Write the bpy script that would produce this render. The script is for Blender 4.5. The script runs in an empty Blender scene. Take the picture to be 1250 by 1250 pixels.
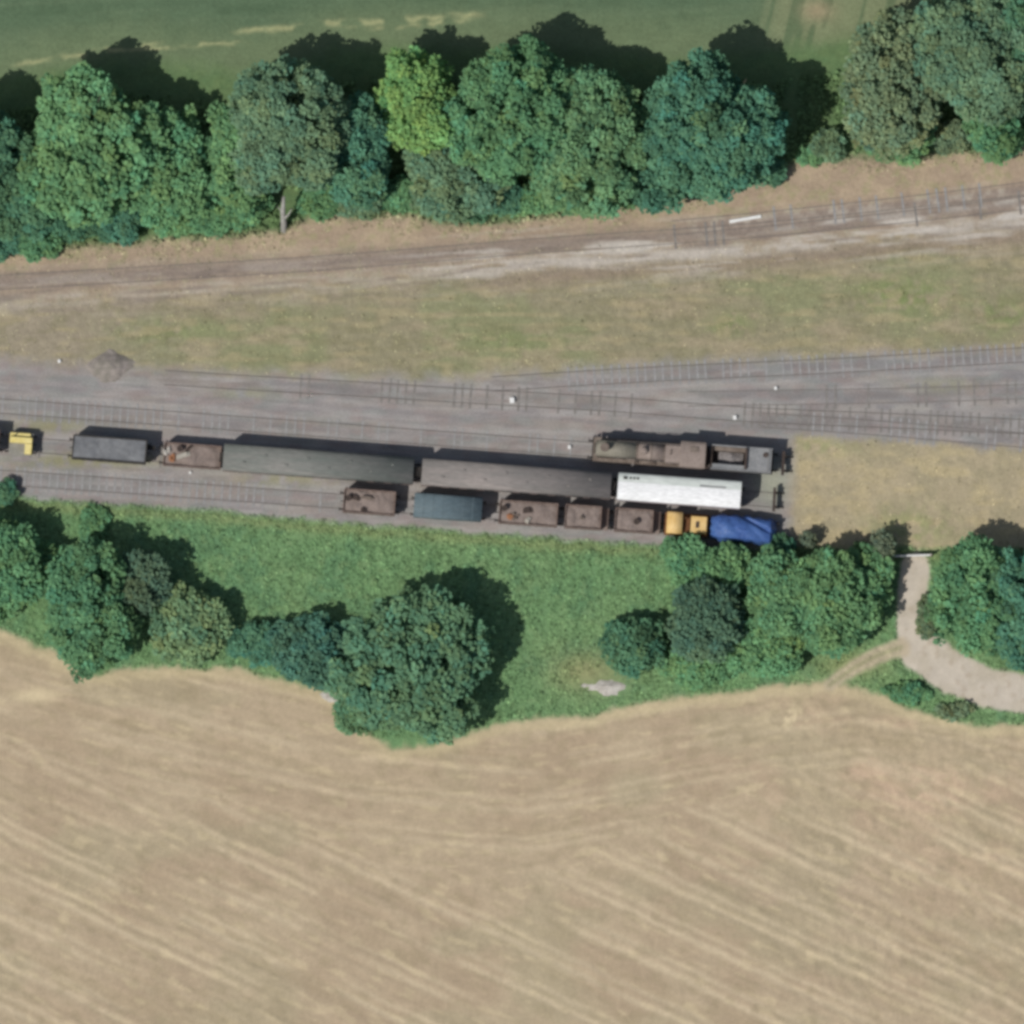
import bpy, math, random
import numpy as np
from mathutils import Vector

random.seed(11)
RNG = np.random.default_rng(11)
R = math.radians
scene = bpy.context.scene
COL = scene.collection

# ------------------------------------------------------------------ plan scale
PX = 107.8 / 1250.0            # metres per plan unit (the survey plan is 1250 units wide)
TILT = R(5.0)                  # the aerial camera leans a little to the north
PY = PX / math.cos(TILT)

def at(px, py, z=0.0):
    return Vector(((px - 625.0) * PX, (625.0 - py) * PY, z))

def lin(r, g, b):
    f = lambda c: (c / 12.92 if c <= .04045 else ((c + .055) / 1.055) ** 2.4)
    return np.array([f(r / 255.), f(g / 255.), f(b / 255.)])

# ------------------------------------------------------------------ numpy noise
def _hash(ix, iy, seed):
    h = (ix.astype(np.int64) * 374761393 + iy.astype(np.int64) * 668265263 + seed * 974711) & 0xffffffff
    h = ((h ^ (h >> 13)) * 1274126177) & 0xffffffff
    h = (h ^ (h >> 16)) & 0xffffff
    return h / float(0xffffff)

def vnoise(x, y, seed=0):
    x = np.asarray(x, float); y = np.asarray(y, float)
    ix = np.floor(x); iy = np.floor(y)
    fx = x - ix; fy = y - iy
    fx = fx * fx * (3 - 2 * fx); fy = fy * fy * (3 - 2 * fy)
    ix = ix.astype(np.int64); iy = iy.astype(np.int64)
    a = _hash(ix, iy, seed); b = _hash(ix + 1, iy, seed)
    c = _hash(ix, iy + 1, seed); d = _hash(ix + 1, iy + 1, seed)
    return (a * (1 - fx) + b * fx) * (1 - fy) + (c * (1 - fx) + d * fx) * fy

def fbm(x, y, seed=0, octv=4):
    s = 0; a = .5; t = 0
    for k in range(octv):
        s = s + a * vnoise(x, y, seed + k * 17); t += a
        x = x * 2.03 + 13.7; y = y * 2.03 + 7.1; a *= .5
    return s / t

def sst(a, b, x):
    t = np.clip((x - a) / (b - a), 0, 1)
    return t * t * (3 - 2 * t)

# ------------------------------------------------------------------ tagging
def tag(o, label=None, cat=None, group=None, kind=None):
    if label: o['label'] = label
    if cat: o['category'] = cat
    if group: o['group'] = group
    if kind: o['kind'] = kind
    return o

def empty(name, loc, rz=0.0):
    o = bpy.data.objects.new(name, None)
    o.empty_display_size = .5
    COL.objects.link(o)
    o.location = loc; o.rotation_euler = (0, 0, rz)
    return o

def np_mesh(name, verts, faces, mat, parent=None, colors=None, smooth=False):
    """faces: (n,3) or (n,4) int array"""
    verts = np.asarray(verts, np.float32); faces = np.asarray(faces, np.int32)
    me = bpy.data.meshes.new(name)
    n, k = faces.shape
    me.vertices.add(len(verts)); me.vertices.foreach_set('co', verts.ravel())
    me.loops.add(n * k); me.loops.foreach_set('vertex_index', faces.ravel())
    me.polygons.add(n)
    me.polygons.foreach_set('loop_start', np.arange(0, n * k, k, dtype=np.int32))
    me.update(calc_edges=True)
    if colors is not None:
        ca = me.color_attributes.new('tint', 'FLOAT_COLOR', 'POINT')
        c4 = np.ones((len(verts), 4), np.float32); c4[:, :3] = colors
        ca.data.foreach_set('color', c4.ravel())
    if smooth:
        me.polygons.foreach_set('use_smooth', np.ones(n, bool))
    me.materials.append(mat)
    me.validate()
    o = bpy.data.objects.new(name, me); COL.objects.link(o)
    if parent is not None: o.parent = parent
    return o

class MB:
    """collects solids and builds ONE mesh object"""
    def __init__(s): s.v = []; s.f = []
    def add(s, vs, fs):
        b = len(s.v); s.v += [tuple(v) for v in vs]; s.f += [tuple(i + b for i in f) for f in fs]; return s
    def box(s, x0, x1, y0, y1, z0, z1, taper=0.0):
        t = taper
        vs = [(x0, y0, z0), (x1, y0, z0), (x1, y1, z0), (x0, y1, z0),
              (x0 + t, y0 + t, z1), (x1 - t, y0 + t, z1), (x1 - t, y1 - t, z1), (x0 + t, y1 - t, z1)]
        return s.add(vs, [(3, 2, 1, 0), (4, 5, 6, 7), (0, 1, 5, 4), (1, 2, 6, 5), (2, 3, 7, 6), (3, 0, 4, 7)])
    def cyl(s, p, q, r0, r1=None, n=14):
        if r1 is None: r1 = r0
        p = Vector(p); q = Vector(q); d = (q - p).normalized()
        a = d.orthogonal().normalized(); b = d.cross(a)
        vs = []
        for c, r in ((p, r0), (q, r1)):
            for k in range(n):
                t = 2 * math.pi * k / n
                vs.append(c + a * (r * math.cos(t)) + b * (r * math.sin(t)))
        fs = [(k, (k + 1) % n, n + (k + 1) % n, n + k) for k in range(n)]
        fs += [tuple(range(n - 1, -1, -1)), tuple(range(n, 2 * n))]
        return s.add(vs, fs)
    def prism_x(s, prof, x0, x1):
        """closed profile of (y,z), counter-clockwise seen from +x, swept along x"""
        n = len(prof)
        vs = [(x0, y, z) for y, z in prof] + [(x1, y, z) for y, z in prof]
        fs = [(k, (k + 1) % n, n + (k + 1) % n, n + k) for k in range(n)]
        fs += [tuple(range(n - 1, -1, -1)), tuple(range(n, 2 * n))]
        return s.add(vs, fs)
    def tube(s, pts, rs, n=7):
        for (p, q), (a, b) in zip(zip(pts[:-1], pts[1:]), zip(rs[:-1], rs[1:])):
            s.cyl(p, q, a, b, n)
        return s
    def blob(s, c, r, seed=0, n=10, m=6, zs=1.0):
        rr = random.Random(seed)
        vs = []; fs = []
        for i in range(m + 1):
            ph = math.pi * i / m
            for k in range(n):
                th = 2 * math.pi * k / n
                q = r * (1 + rr.uniform(-.18, .18))
                vs.append((c[0] + q * math.sin(ph) * math.cos(th), c[1] + q * math.sin(ph) * math.sin(th), c[2] + q * math.cos(ph) * zs))
        for i in range(m):
            for k in range(n):
                fs.append((i * n + k, (i + 1) * n + k, (i + 1) * n + (k + 1) % n, i * n + (k + 1) % n))
        return s.add(vs, fs)
    def build(s, name, mat, parent=None, bevel=0.0, smooth=False):
        me = bpy.data.meshes.new(name)
        me.from_pydata([tuple(v) for v in s.v], [], s.f)
        me.validate(); me.update()
        if smooth:
            for p in me.polygons: p.use_smooth = len(p.vertices) == 4
        me.materials.append(mat)
        o = bpy.data.objects.new(name, me); COL.objects.link(o)
        if parent is not None: o.parent = parent
        if bevel:
            b = o.modifiers.new('bevel', 'BEVEL'); b.width = bevel; b.segments = 2; b.limit_method = 'ANGLE'
        return o

# ------------------------------------------------------------------ materials
def new_mat(name):
    m = bpy.data.materials.new(name); m.use_nodes = True
    nt = m.node_tree; nt.nodes.clear()
    return m, nt, nt.nodes, nt.links

def N(nodes, typ, **kw):
    n = nodes.new(typ)
    for k, v in kw.items(): setattr(n, k, v)
    return n

def weathered(name, c0, c1, scale=1.2, rough=.8, metal=0.0, bump=.15, streak=(1, 1, 1), c2=None, contrast=(.35, .65), spec=.25):
    """two or three tints mixed by noise in object space, with a fine grime layer"""
    m, nt, ns, ln = new_mat(name)
    out = N(ns, 'ShaderNodeOutputMaterial'); b = N(ns, 'ShaderNodeBsdfPrincipled')
    b.inputs['Roughness'].default_value = rough; b.inputs['Metallic'].default_value = metal
    b.inputs['Specular IOR Level'].default_value = spec
    tc = N(ns, 'ShaderNodeTexCoord'); mp = N(ns, 'ShaderNodeMapping'); mp.inputs['Scale'].default_value = streak
    n1 = N(ns, 'ShaderNodeTexNoise'); n1.inputs['Scale'].default_value = scale; n1.inputs['Detail'].default_value = 5; n1.inputs['Roughness'].default_value = .65
    n2 = N(ns, 'ShaderNodeTexNoise'); n2.inputs['Scale'].default_value = scale * 7; n2.inputs['Detail'].default_value = 4
    ln.new(tc.outputs['Object'], mp.inputs['Vector']); ln.new(mp.outputs['Vector'], n1.inputs['Vector']); ln.new(mp.outputs['Vector'], n2.inputs['Vector'])
    cr = N(ns, 'ShaderNodeValToRGB')
    cr.color_ramp.elements[0].position = contrast[0]; cr.color_ramp.elements[1].position = contrast[1]
    cr.color_ramp.elements[0].color = (*c0, 1); cr.color_ramp.elements[1].color = (*c1, 1)
    if c2 is not None:
        e = cr.color_ramp.elements.new(min(.95, contrast[1] + .12)); e.color = (*c2, 1)
    ln.new(n1.outputs['Fac'], cr.inputs['Fac'])
    mx = N(ns, 'ShaderNodeMix', data_type='RGBA', blend_type='MULTIPLY'); mx.inputs['Factor'].default_value = .55
    mr = N(ns, 'ShaderNodeMapRange'); mr.inputs['From Min'].default_value = .3; mr.inputs['From Max'].default_value = .7
    mr.inputs['To Min'].default_value = .65; mr.inputs['To Max'].default_value = 1.2
    ln.new(n2.outputs['Fac'], mr.inputs['Value']); ln.new(cr.outputs['Color'], mx.inputs['A']); ln.new(mr.outputs['Result'], mx.inputs['B'])
    ln.new(mx.outputs['Result'], b.inputs['Base Color'])
    bp = N(ns, 'ShaderNodeBump'); bp.inputs['Strength'].default_value = bump; bp.inputs['Distance'].default_value = .05
    ln.new(n2.outputs['Fac'], bp.inputs['Height']); ln.new(bp.outputs['Normal'], b.inputs['Normal'])
    ln.new(b.outputs['BSDF'], out.inputs['Surface'])
    return m

def ground_mat(name, fine=3.0, amp=.35, bump=.5, dist=.08):
    m, nt, ns, ln = new_mat(name)
    out = N(ns, 'ShaderNodeOutputMaterial'); b = N(ns, 'ShaderNodeBsdfPrincipled')
    b.inputs['Roughness'].default_value = .95; b.inputs['Specular IOR Level'].default_value = .08
    at_ = N(ns, 'ShaderNodeAttribute', attribute_name='tint')
    tc = N(ns, 'ShaderNodeTexCoord')
    n1 = N(ns, 'ShaderNodeTexNoise'); n1.inputs['Scale'].default_value = fine; n1.inputs['Detail'].default_value = 6; n1.inputs['Roughness'].default_value = .7
    n2 = N(ns, 'ShaderNodeTexNoise'); n2.inputs['Scale'].default_value = .6; n2.inputs['Detail'].default_value = 5
    ln.new(tc.outputs['Object'], n1.inputs['Vector']); ln.new(tc.outputs['Object'], n2.inputs['Vector'])
    mr = N(ns, 'ShaderNodeMapRange'); mr.inputs['From Min'].default_value = .25; mr.inputs['From Max'].default_value = .75
    mr.inputs['To Min'].default_value = 1 - amp; mr.inputs['To Max'].default_value = 1 + amp
    ln.new(n1.outputs['Fac'], mr.inputs['Value'])
    mr2 = N(ns, 'ShaderNodeMapRange'); mr2.inputs['From Min'].default_value = .3; mr2.inputs['From Max'].default_value = .7
    mr2.inputs['To Min'].default_value = .93; mr2.inputs['To Max'].default_value = 1.07
    ln.new(n2.outputs['Fac'], mr2.inputs['Value'])
    mu = N(ns, 'ShaderNodeMath', operation='MULTIPLY'); ln.new(mr.outputs['Result'], mu.inputs[0]); ln.new(mr2.outputs['Result'], mu.inputs[1])
    mx = N(ns, 'ShaderNodeMix', data_type='RGBA', blend_type='MULTIPLY'); mx.inputs['Factor'].default_value = 1
    ln.new(at_.outputs['Color'], mx.inputs['A']); ln.new(mu.outputs['Value'], mx.inputs['B'])
    ln.new(mx.outputs['Result'], b.inputs['Base Color'])
    bp = N(ns, 'ShaderNodeBump'); bp.inputs['Strength'].default_value = bump; bp.inputs['Distance'].default_value = dist
    ln.new(n1.outputs['Fac'], bp.inputs['Height']); ln.new(bp.outputs['Normal'], b.inputs['Normal'])
    ln.new(b.outputs['BSDF'], out.inputs['Surface'])
    return m

def leaf_mat(name, trans=.38):
    m, nt, ns, ln = new_mat(name)
    out = N(ns, 'ShaderNodeOutputMaterial')
    at_ = N(ns, 'ShaderNodeAttribute', attribute_name='tint')
    tc = N(ns, 'ShaderNodeTexCoord'); n1 = N(ns, 'ShaderNodeTexNoise'); n1.inputs['Scale'].default_value = 2.2; n1.inputs['Detail'].default_value = 3
    ln.new(tc.outputs['Object'], n1.inputs['Vector'])
    mr = N(ns, 'ShaderNodeMapRange'); mr.inputs['From Min'].default_value = .3; mr.inputs['From Max'].default_value = .7
    mr.inputs['To Min'].default_value = .8; mr.inputs['To Max'].default_value = 1.2
    ln.new(n1.outputs['Fac'], mr.inputs['Value'])
    mx = N(ns, 'ShaderNodeMix', data_type='RGBA', blend_type='MULTIPLY'); mx.inputs['Factor'].default_value = 1
    ln.new(at_.outputs['Color'], mx.inputs['A']); ln.new(mr.outputs['Result'], mx.inputs['B'])
    d = N(ns, 'ShaderNodeBsdfDiffuse'); t = N(ns, 'ShaderNodeBsdfTranslucent'); ms = N(ns, 'ShaderNodeMixShader'); ms.inputs['Fac'].default_value = trans
    ln.new(mx.outputs['Result'], d.inputs['Color']); ln.new(mx.outputs['Result'], t.inputs['Color'])
    ln.new(d.outputs['BSDF'], ms.inputs[1]); ln.new(t.outputs['BSDF'], ms.inputs[2]); ln.new(ms.outputs['Shader'], out.inputs['Surface'])
    return m

M = {}
M['leaf'] = leaf_mat('foliage')
M['grass'] = leaf_mat('grass_blades', .2)
M['bark'] = weathered('bark', (.09, .075, .06), (.17, .15, .125), 3, .95, bump=.6, streak=(1, 1, .2))
M['pale_bark'] = weathered('pale_bark', (.27, .26, .24), (.40, .39, .36), 2, .9, bump=.4, streak=(1, 1, .3))
M['field'] = ground_mat('stubble_soil', 2.2, .12, .45, .06)
M['ballast'] = ground_mat('ballast_stone', 5.0, .25, .7, .05)
M['turf'] = ground_mat('turf', 2.6, .2, .7, .12)
M['track_dirt'] = ground_mat('packed_stone', 3.0, .08, .3, .03)
M['rail'] = weathered('rail_steel', (.19, .17, .155), (.27, .245, .225), 2, .6, .4, .1)
M['sleeper'] = weathered('sleeper_concrete', (.25, .245, .24), (.33, .325, .32), 1.5, .9, bump=.3)
M['wood_sleeper'] = weathered('sleeper_timber', (.18, .165, .15), (.26, .245, .23), 1.5, .95, bump=.4)
M['black_steel'] = weathered('black_steel', (.022, .02, .018), (.05, .042, .037), 1.5, .7, .2, .2)
M['wheel'] = weathered('wheel_steel', (.045, .035, .028), (.11, .08, .06), 2, .65, .4, .2)
M['brown_wagon'] = weathered('oxide_brown_paint', (.165, .115, .095), (.235, .175, .15), .9, .85, bump=.3, c2=(.14, .10, .085))
M['rust_load'] = weathered('rusty_spoil', (.19, .15, .13), (.265, .215, .19), .8, .95, bump=.8, c2=(.15, .12, .10), contrast=(.3, .6))
M['scrap_dark'] = weathered('dark_scrap', (.04, .03, .026), (.09, .065, .055), 2, .8, bump=.5)
M['scrap_orange'] = weathered('orange_rust', (.30, .13, .06), (.40, .20, .11), 2, .8, bump=.5)
M['scrap_pale'] = weathered('pale_timber', (.36, .33, .28), (.46, .43, .37), 2, .9, bump=.4)
M['grey_sheet'] = weathered('grey_sheet', (.135, .14, .15), (.20, .205, .21), .35, .7, bump=.2, c2=(.24, .24, .235))
M['dark_frame'] = weathered('dark_wagon_paint', (.03, .028, .026), (.06, .055, .05), 1.2, .8, bump=.2)
M['coach_roof_green'] = weathered('green_grey_roof', (.145, .16, .145), (.21, .205, .19), .5, .85, bump=.25, streak=(.35, 2.2, 1), c2=(.235, .215, .195))
M['coach_roof_pink'] = weathered('pink_grey_roof', (.185, .175, .165), (.265, .235, .22), .5, .85, bump=.25, streak=(.35, 2.2, 1), c2=(.185, .195, .185))
M['coach_body'] = weathered('faded_maroon', (.20, .15, .135), (.30, .235, .215), .7, .75, bump=.15, streak=(1, 1, .4))
M['coach_end'] = weathered('coach_end_paint', (.05, .05, .05), (.10, .10, .10), 1, .8)
M['glass'] = weathered('dusty_glass', (.02, .025, .03), (.05, .055, .06), 1, .25, bump=0, spec=.5)
M['white_paint'] = weathered('white_paint', (.74, .75, .74), (.83, .83, .83), .6, .55, bump=.08, contrast=(.25, .6), streak=(.4, 1.5, 1))
M['white_shade'] = weathered('shaded_white_paint', (.56, .60, .56), (.69, .72, .68), .5, .6, bump=.1, streak=(.3, 2, 1))  # greenish white with the shade of the roof's north curve painted in
M['mauve_side'] = weathered('faded_mauve_side', (.30, .235, .26), (.40, .33, .35), .6, .7, bump=.1, streak=(1, 1, .4))
M['blue_grey'] = weathered('blue_grey_roof', (.095, .135, .155), (.135, .175, .19), .5, .75, bump=.2, streak=(.5, 1.5, 1), c2=(.175, .21, .225))
M['yellow'] = weathered('faded_yellow_paint', (.62, .40, .14), (.75, .53, .24), 1.2, .65, bump=.15, c2=(.50, .30, .10))
M['pale_yellow'] = weathered('pale_yellow_paint', (.66, .54, .17), (.78, .67, .30), 1.2, .65, bump=.15)
M['grey_deck'] = weathered('grey_deck', (.22, .215, .19), (.28, .27, .24), 1.2, .85, bump=.3)
M['brown_deck'] = weathered('brown_machinery', (.10, .045, .02), (.19, .085, .035), 2, .75, bump=.4)
M['blue_tarp'] = weathered('blue_tarpaulin', (.045, .10, .29), (.07, .145, .36), .5, .5, bump=.3, c2=(.10, .19, .42))
M['primer_olive'] = weathered('olive_grey_primer', (.205, .19, .15), (.27, .25, .205), .9, .75, bump=.15)
M['primer_pink'] = weathered('pink_brown_primer', (.225, .18, .155), (.30, .245, .215), .8, .8, bump=.2)
M['rusty_plate'] = weathered('rusty_footplate', (.14, .11, .09), (.23, .19, .16), 1.0, .85, bump=.3)
M['tender_grey'] = weathered('blue_grey_tank', (.20, .205, .21), (.28, .28, .28), .8, .75, bump=.15)
M['coal'] = weathered('dusty_coal', (.20, .185, .18), (.30, .275, .27), 3, .9, bump=1)
M['stone_heap'] = weathered('spoil_earth', (.20, .185, .155), (.32, .28, .255), 1.0, .95, bump=1, c2=(.36, .31, .29))
M['pale_rubble'] = weathered('pale_rubble', (.38, .35, .31), (.56, .53, .48), 1.5, .95, bump=1)
M['gate'] = weathered('galvanised_gate', (.66, .66, .64), (.78, .78, .76), 2, .6, 0, .05)
M['post'] = weathered('weathered_post', (.25, .22, .18), (.36, .33, .28), 2, .9, bump=.4)
M['white_box'] = weathered('white_enamel', (.72, .72, .70), (.82, .82, .80), 2, .5, bump=.05)
M['red'] = weathered('red_beam', (.20, .05, .04), (.29, .09, .07), 1.5, .7, bump=.15)

# ------------------------------------------------------------------ plan lines (plan units)
HEDGE_S = np.array([(-900, 334), (0, 309), (100, 300), (250, 290), (340, 284), (370, 268), (480, 262), (570, 274), (700, 260), (800, 243), (880, 229), (940, 214), (975, 194), (1050, 190), (1110, 196), (1160, 184), (1200, 188), (1250, 178), (2200, 100)], float)
HEDGE_N = np.array([(-900, 120), (0, 95), (150, 72), (300, 88), (420, 58), (560, 58), (700, 60), (820, 72), (930, 60), (1010, 48), (1250, 20), (2200, 0)], float)
YARD_N = np.array([(-900, 425), (0, 438), (200, 452), (400, 458), (560, 460), (700, 452), (850, 440), (1000, 434), (1250, 424), (2200, 400)], float)
YARD_S = np.array([(-900, 540), (0, 604), (120, 614), (250, 622), (400, 635), (600, 650), (700, 657), (810, 665), (870, 668), (940, 668), (1250, 668), (2200, 668)], float)
FIELD_N = np.array([(-900, 640), (0, 768), (60, 792), (110, 822), (170, 814), (290, 815), (380, 838), (420, 856), (440, 888), (480, 912), (530, 910), (600, 886), (660, 874), (720, 872), (800, 854), (900, 842), (1000, 832), (1050, 838), (1110, 862), (1180, 885), (1250, 884), (2200, 900)], float)
PATH = np.array([(1117, 692, 18), (1116, 706, 18), (1113, 730, 18), (1114, 765, 19), (1124, 793, 26), (1160, 820, 26), (1205, 840, 24), (1260, 848, 24), (1500, 860, 22), (2200, 900, 22)], float)
SPUR = np.array([(1100, 790, 11), (1070, 800, 10), (1042, 815, 9), (1012, 836, 7)], float)

LINES = {
 'B': [(-160, 572), (-40, 580), (300, 604), (640, 628.5), (951, 650)],
 'A': [(-160, 529), (-40, 538), (949, 611)],
 'C': [(-160, 484), (-40, 493), (350, 521.5), (700, 547.5), (962, 567)],
 'D': [(200, 461), (336, 470), (400, 472.5), (590, 485), (760, 494), (910, 507), (1070, 513), (1290, 523), (1500, 530)],
 'E': [(600, 469), (700, 462.5), (830, 455), (1000, 448), (1290, 431), (1500, 418)],
 'F': [(840, 487), (1050, 484), (1132, 482), (1290, 477), (1500, 470)],
 'G': [(930, 513), (1070, 522), (1166, 531), (1290, 541), (1500, 556)],
 'T': [(-160, 352), (-40, 347), (200, 333), (400, 321), (690, 297), (820, 289), (926, 281), (1106, 263), (1290, 242), (1500, 218)],
 'U': [(820, 278), (900, 271), (1023, 258), (1131, 246), (1290, 226), (1500, 200)],
}

def curve_y(X, c): return np.interp(X, c[:, 0], c[:, 1])

def poly_dist(X, Y, pts, wid=False):
    """signed distance to a polyline, minus interpolated half width"""
    best = np.full(X.shape, 1e9)
    for a, b in zip(pts[:-1], pts[1:]):
        dx, dy = b[0] - a[0], b[1] - a[1]
        t = np.clip(((X - a[0]) * dx + (Y - a[1]) * dy) / (dx * dx + dy * dy), 0, 1)
        d = np.hypot(X - a[0] - t * dx, Y - a[1] - t * dy)
        if wid: d = d - (a[2] + t * (b[2] - a[2]))
        best = np.minimum(best, d)
    return best

def blob(X, Y, cx, cy, rx, ry):
    return np.exp(-(((X - cx) / rx) ** 2 + ((Y - cy) / ry) ** 2))

def mix(a, b, w): return a * (1 - w)[..., None] + b * w[..., None]

# ------------------------------------------------------------------ the ground: colour, zone and height over the plan
def ground_fields(X, Y):
    big = fbm(X / 70, Y / 70, 3); mid = fbm(X / 24, Y / 24, 5); fin = fbm(X / 8, Y / 8, 8, 3); vf = vnoise(X / 3.2, Y / 3.2, 9)
    wob = (mid - .5) * 16 + (fin - .5) * 9 + (vf - .5) * 3
    one = np.ones(X.shape)
    def C(*c): return one[..., None] * lin(*c)
    # crop field to the north
    col = C(89, 109, 84)
    rows = vnoise(X / 160, (Y + .05 * X) / 5, 21)
    col = mix(col, C(98, 116, 90), sst(.45, .85, rows) * .6)
    col = mix(col, C(78, 98, 74), sst(.5, .8, fbm(X / 50, (Y + .06 * X) / 14, 24)) * .5)
    near = sst(75, 15, curve_y(X, HEDGE_N) - Y + wob)
    col = mix(col, C(112, 126, 94), near * .75)
    for (xa, xb, ya, yb, w) in ((20, 190, 78, 52, 3), (290, 420, 38, 26, 3.2), (420, 585, 28, 17, 3.4), (455, 570, 34, 24, 2.5), (80, 300, 66, 50, 2)):
        d = np.abs(Y - (ya + (yb - ya) * (X - xa) / (xb - xa)) + (fin - .5) * 6)
        m = np.exp(-(d / w) ** 2) * sst(xa - 15, xa + 15, X) * sst(xb + 15, xb - 15, X)
        col = mix(col, C(164, 166, 124), m * .85 * sst(.25, .55, vnoise(X / 14, Y / 9, 28)))
    # scuffed corner of the crop field to the east
    corner = sst(915, 960, X + wob) * sst(80, 40, Y + wob)
    tan = C(124, 132, 100)
    plough = vnoise((X + .25 * Y) / 7, Y / 60, 31)
    tan = mix(tan, C(88, 106, 78), sst(.45, .7, plough) * .85)
    tan = mix(tan, C(170, 150, 122), blob(X, Y, 998, 12, 20, 13) * .7)
    col = mix(col, tan, corner * .85)
    # hedge floor
    hf = sst(-14, 14, Y - curve_y(X, HEDGE_N) + wob)
    col = mix(col, mix(C(88, 114, 78), C(104, 124, 84), fin), hf)
    # dry verge
    dv = sst(-8, 8, Y - curve_y(X, HEDGE_S) + wob * .8)
    verge = mix(C(162, 144, 124), C(171, 153, 130), sst(.4, .7, mid))
    verge = mix(verge, C(150, 146, 110), sst(.5, .75, fin) * .6)
    yT = np.interp(X, [p[0] for p in LINES['T']], [p[1] for p in LINES['T']])
    col = mix(col, verge, dv)
    # olive meadow between the tracks
    md = sst(6, 34, Y - yT + wob * .8)
    mead = mix(C(142, 136, 111), C(137, 138, 106), sst(.35, .65, big))
    mead = mix(mead, C(158, 146, 122), sst(.5, .75, fbm(X / 60, Y / 16, 41)) * .75)
    mead = mix(mead, C(152, 140, 122), sst(70, 20, Y - yT + wob * 2) * .8)
    mead = mix(mead, C(152, 141, 124), sst(320, 40, X + wob * 4) * .75)
    mead = mix(mead, C(122, 134, 88), np.clip(blob(X, Y, 1100, 360, 60, 22) + .8 * blob(X, Y, 890, 395, 30, 14) + .8 * blob(X, Y, 1225, 385, 35, 22) + .5 * blob(X, Y, 620, 415, 60, 16) + .6 * blob(X, Y, 200, 405, 60, 14), 0, 1) * sst(.3, .6, fin))
    mead = mix(mead, C(126, 122, 92), sst(.55, .8, vnoise(X / 18, Y / 5, 43)) * .35)
    mead = mix(mead, C(166, 154, 122), sst(.6, .85, vnoise(X / 26, Y / 6, 44)) * .5)
    col = mix(col, mead, md)
    # far track: dark band, light shoulder
    band = np.exp(-((Y - yT + (fin - .5) * 5) / 13) ** 2)
    col = mix(col, mix(C(132, 120, 112), C(144, 132, 122), fin), band * .92)
    if True:
        yl = yT + 23
        li = np.exp(-((Y - yl + (mid - .5) * 6 + (fin - .5) * 5) / 9) ** 2)
        amt = .35 + .65 * sst(480, 640, X)
        col = mix(col, C(182, 174, 164), li * amt * sst(.25, .6, vnoise(X / 40, Y / 6, 47) * .6 + fin * .4))
        yb = yT + 39
        col = mix(col, C(140, 124, 110), np.exp(-((Y - yb + (mid - .5) * 10) / 9) ** 2) * .6 * sst(500, 700, X))
        uT = Y - yT; cor = np.exp(-((uT - 14) / 30) ** 2)
        s1 = vnoise(X / 85, uT / 4.2, 161) * .6 + vnoise(X / 30, uT / 3, 163) * .4
        col = mix(col, C(120, 110, 104), sst(.55, .8, s1) * cor * .6)
        col = mix(col, C(190, 183, 174), sst(.48, .25, s1) * cor * (.25 + .75 * sst(420, 720, X)))
        yu = np.interp(X, [p[0] for p in LINES['U']], [p[1] for p in LINES['U']])
        up = np.exp(-((Y - yu) / 8) ** 2) * sst(800, 880, X)
        col = mix(col, mix(C(136, 124, 116), C(166, 156, 146), sst(.4, .7, fin)), up * .8)
        col = mix(col, C(168, 162, 154), np.exp(-((Y - yu - 13) / 4) ** 2) * sst(830, 900, X) * .6 * sst(.35, .6, vnoise(X / 30, Y / 8, 48)))
        col = mix(col, C(182, 174, 164), np.clip(blob(X, Y, 720, 318, 55, 7) + blob(X, Y, 865, 308, 45, 6), 0, 1) * .8)
    # yard ballast
    yd = sst(-13, 13, Y - curve_y(X, YARD_N) + wob)
    bal = mix(C(147, 142, 140), C(141, 136, 135), sst(.35, .65, mid))
    bal = mix(bal, C(147, 140, 133), sst(.45, .7, fbm(X / 90, Y / 14, 51)) * .8)
    bal = mix(bal, C(131, 129, 129), sst(700, 1050, X) * sst(.3, .6, fbm(X / 80, Y / 12, 53)) * .85)
    bal = mix(bal, C(134, 138, 134), sst(.5, .75, vnoise(X / 22, Y / 7, 54)) * .5)
    bal = mix(bal, C(144, 130, 126), sst(.55, .8, vnoise(X / 15, Y / 8, 55)) * .5)
    for key, dark in (('A', .25), ('B', .2), ('C', .25), ('D', .5), ('E', .4), ('F', .4), ('G', .4)):
        L = np.array(LINES[key], float)
        d = poly_dist(X, Y, L)
        inside = np.exp(-(d / 7) ** 2)
        bal = mix(bal, C(118, 110, 106), inside * dark * sst(.2, .6, vnoise(X / 30, Y / 10, 57)))
        sh = np.exp(-((d - 16) / 5) ** 2)
        bal = mix(bal, C(163, 156, 149), sh * .35 * sst(.3, .7, vnoise(X / 24, Y / 8, 58)))
    ub = Y - .072 * X + sst(600, 1000, X) * sst(540, 470, Y) * .10 * (X - 600)
    sk1 = vnoise(X / 70, ub / 3.4, 151); sk2 = vnoise(X / 28, ub / 2.6, 153); sk = sk1 * .6 + sk2 * .4
    bal = mix(bal, C(124, 121, 121), sst(.55, .82, sk) * .5)
    bal = mix(bal, C(162, 158, 155), sst(.48, .2, sk) * .6)
    # dry grass patches growing in the yard
    grs = np.clip(blob(X, Y, 110, 562, 90, 9) + .8 * blob(X, Y, 60, 520, 45, 9) + .7 * blob(X, Y, 350, 585, 70, 8) + .5 * blob(X, Y, 300, 480, 40, 8) + .5 * blob(X, Y, 1150, 470, 50, 9), 0, 1)
    bal = mix(bal, C(139, 137, 98), grs * sst(.25, .55, fin) * .85)
    bal = mix(bal, C(156, 160, 140), blob(X, Y, 945, 590, 26, 26) * .7)
    col = mix(col, bal, yd)
    # sandy meadow east of the buffer stops
    sb = np.interp(X, [900, 965, 1100, 1250, 2200], [531, 533, 541, 548, 620])
    ea = sst(-8, 8, Y - sb + wob) * sst(955, 978, X + wob * .6)
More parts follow.
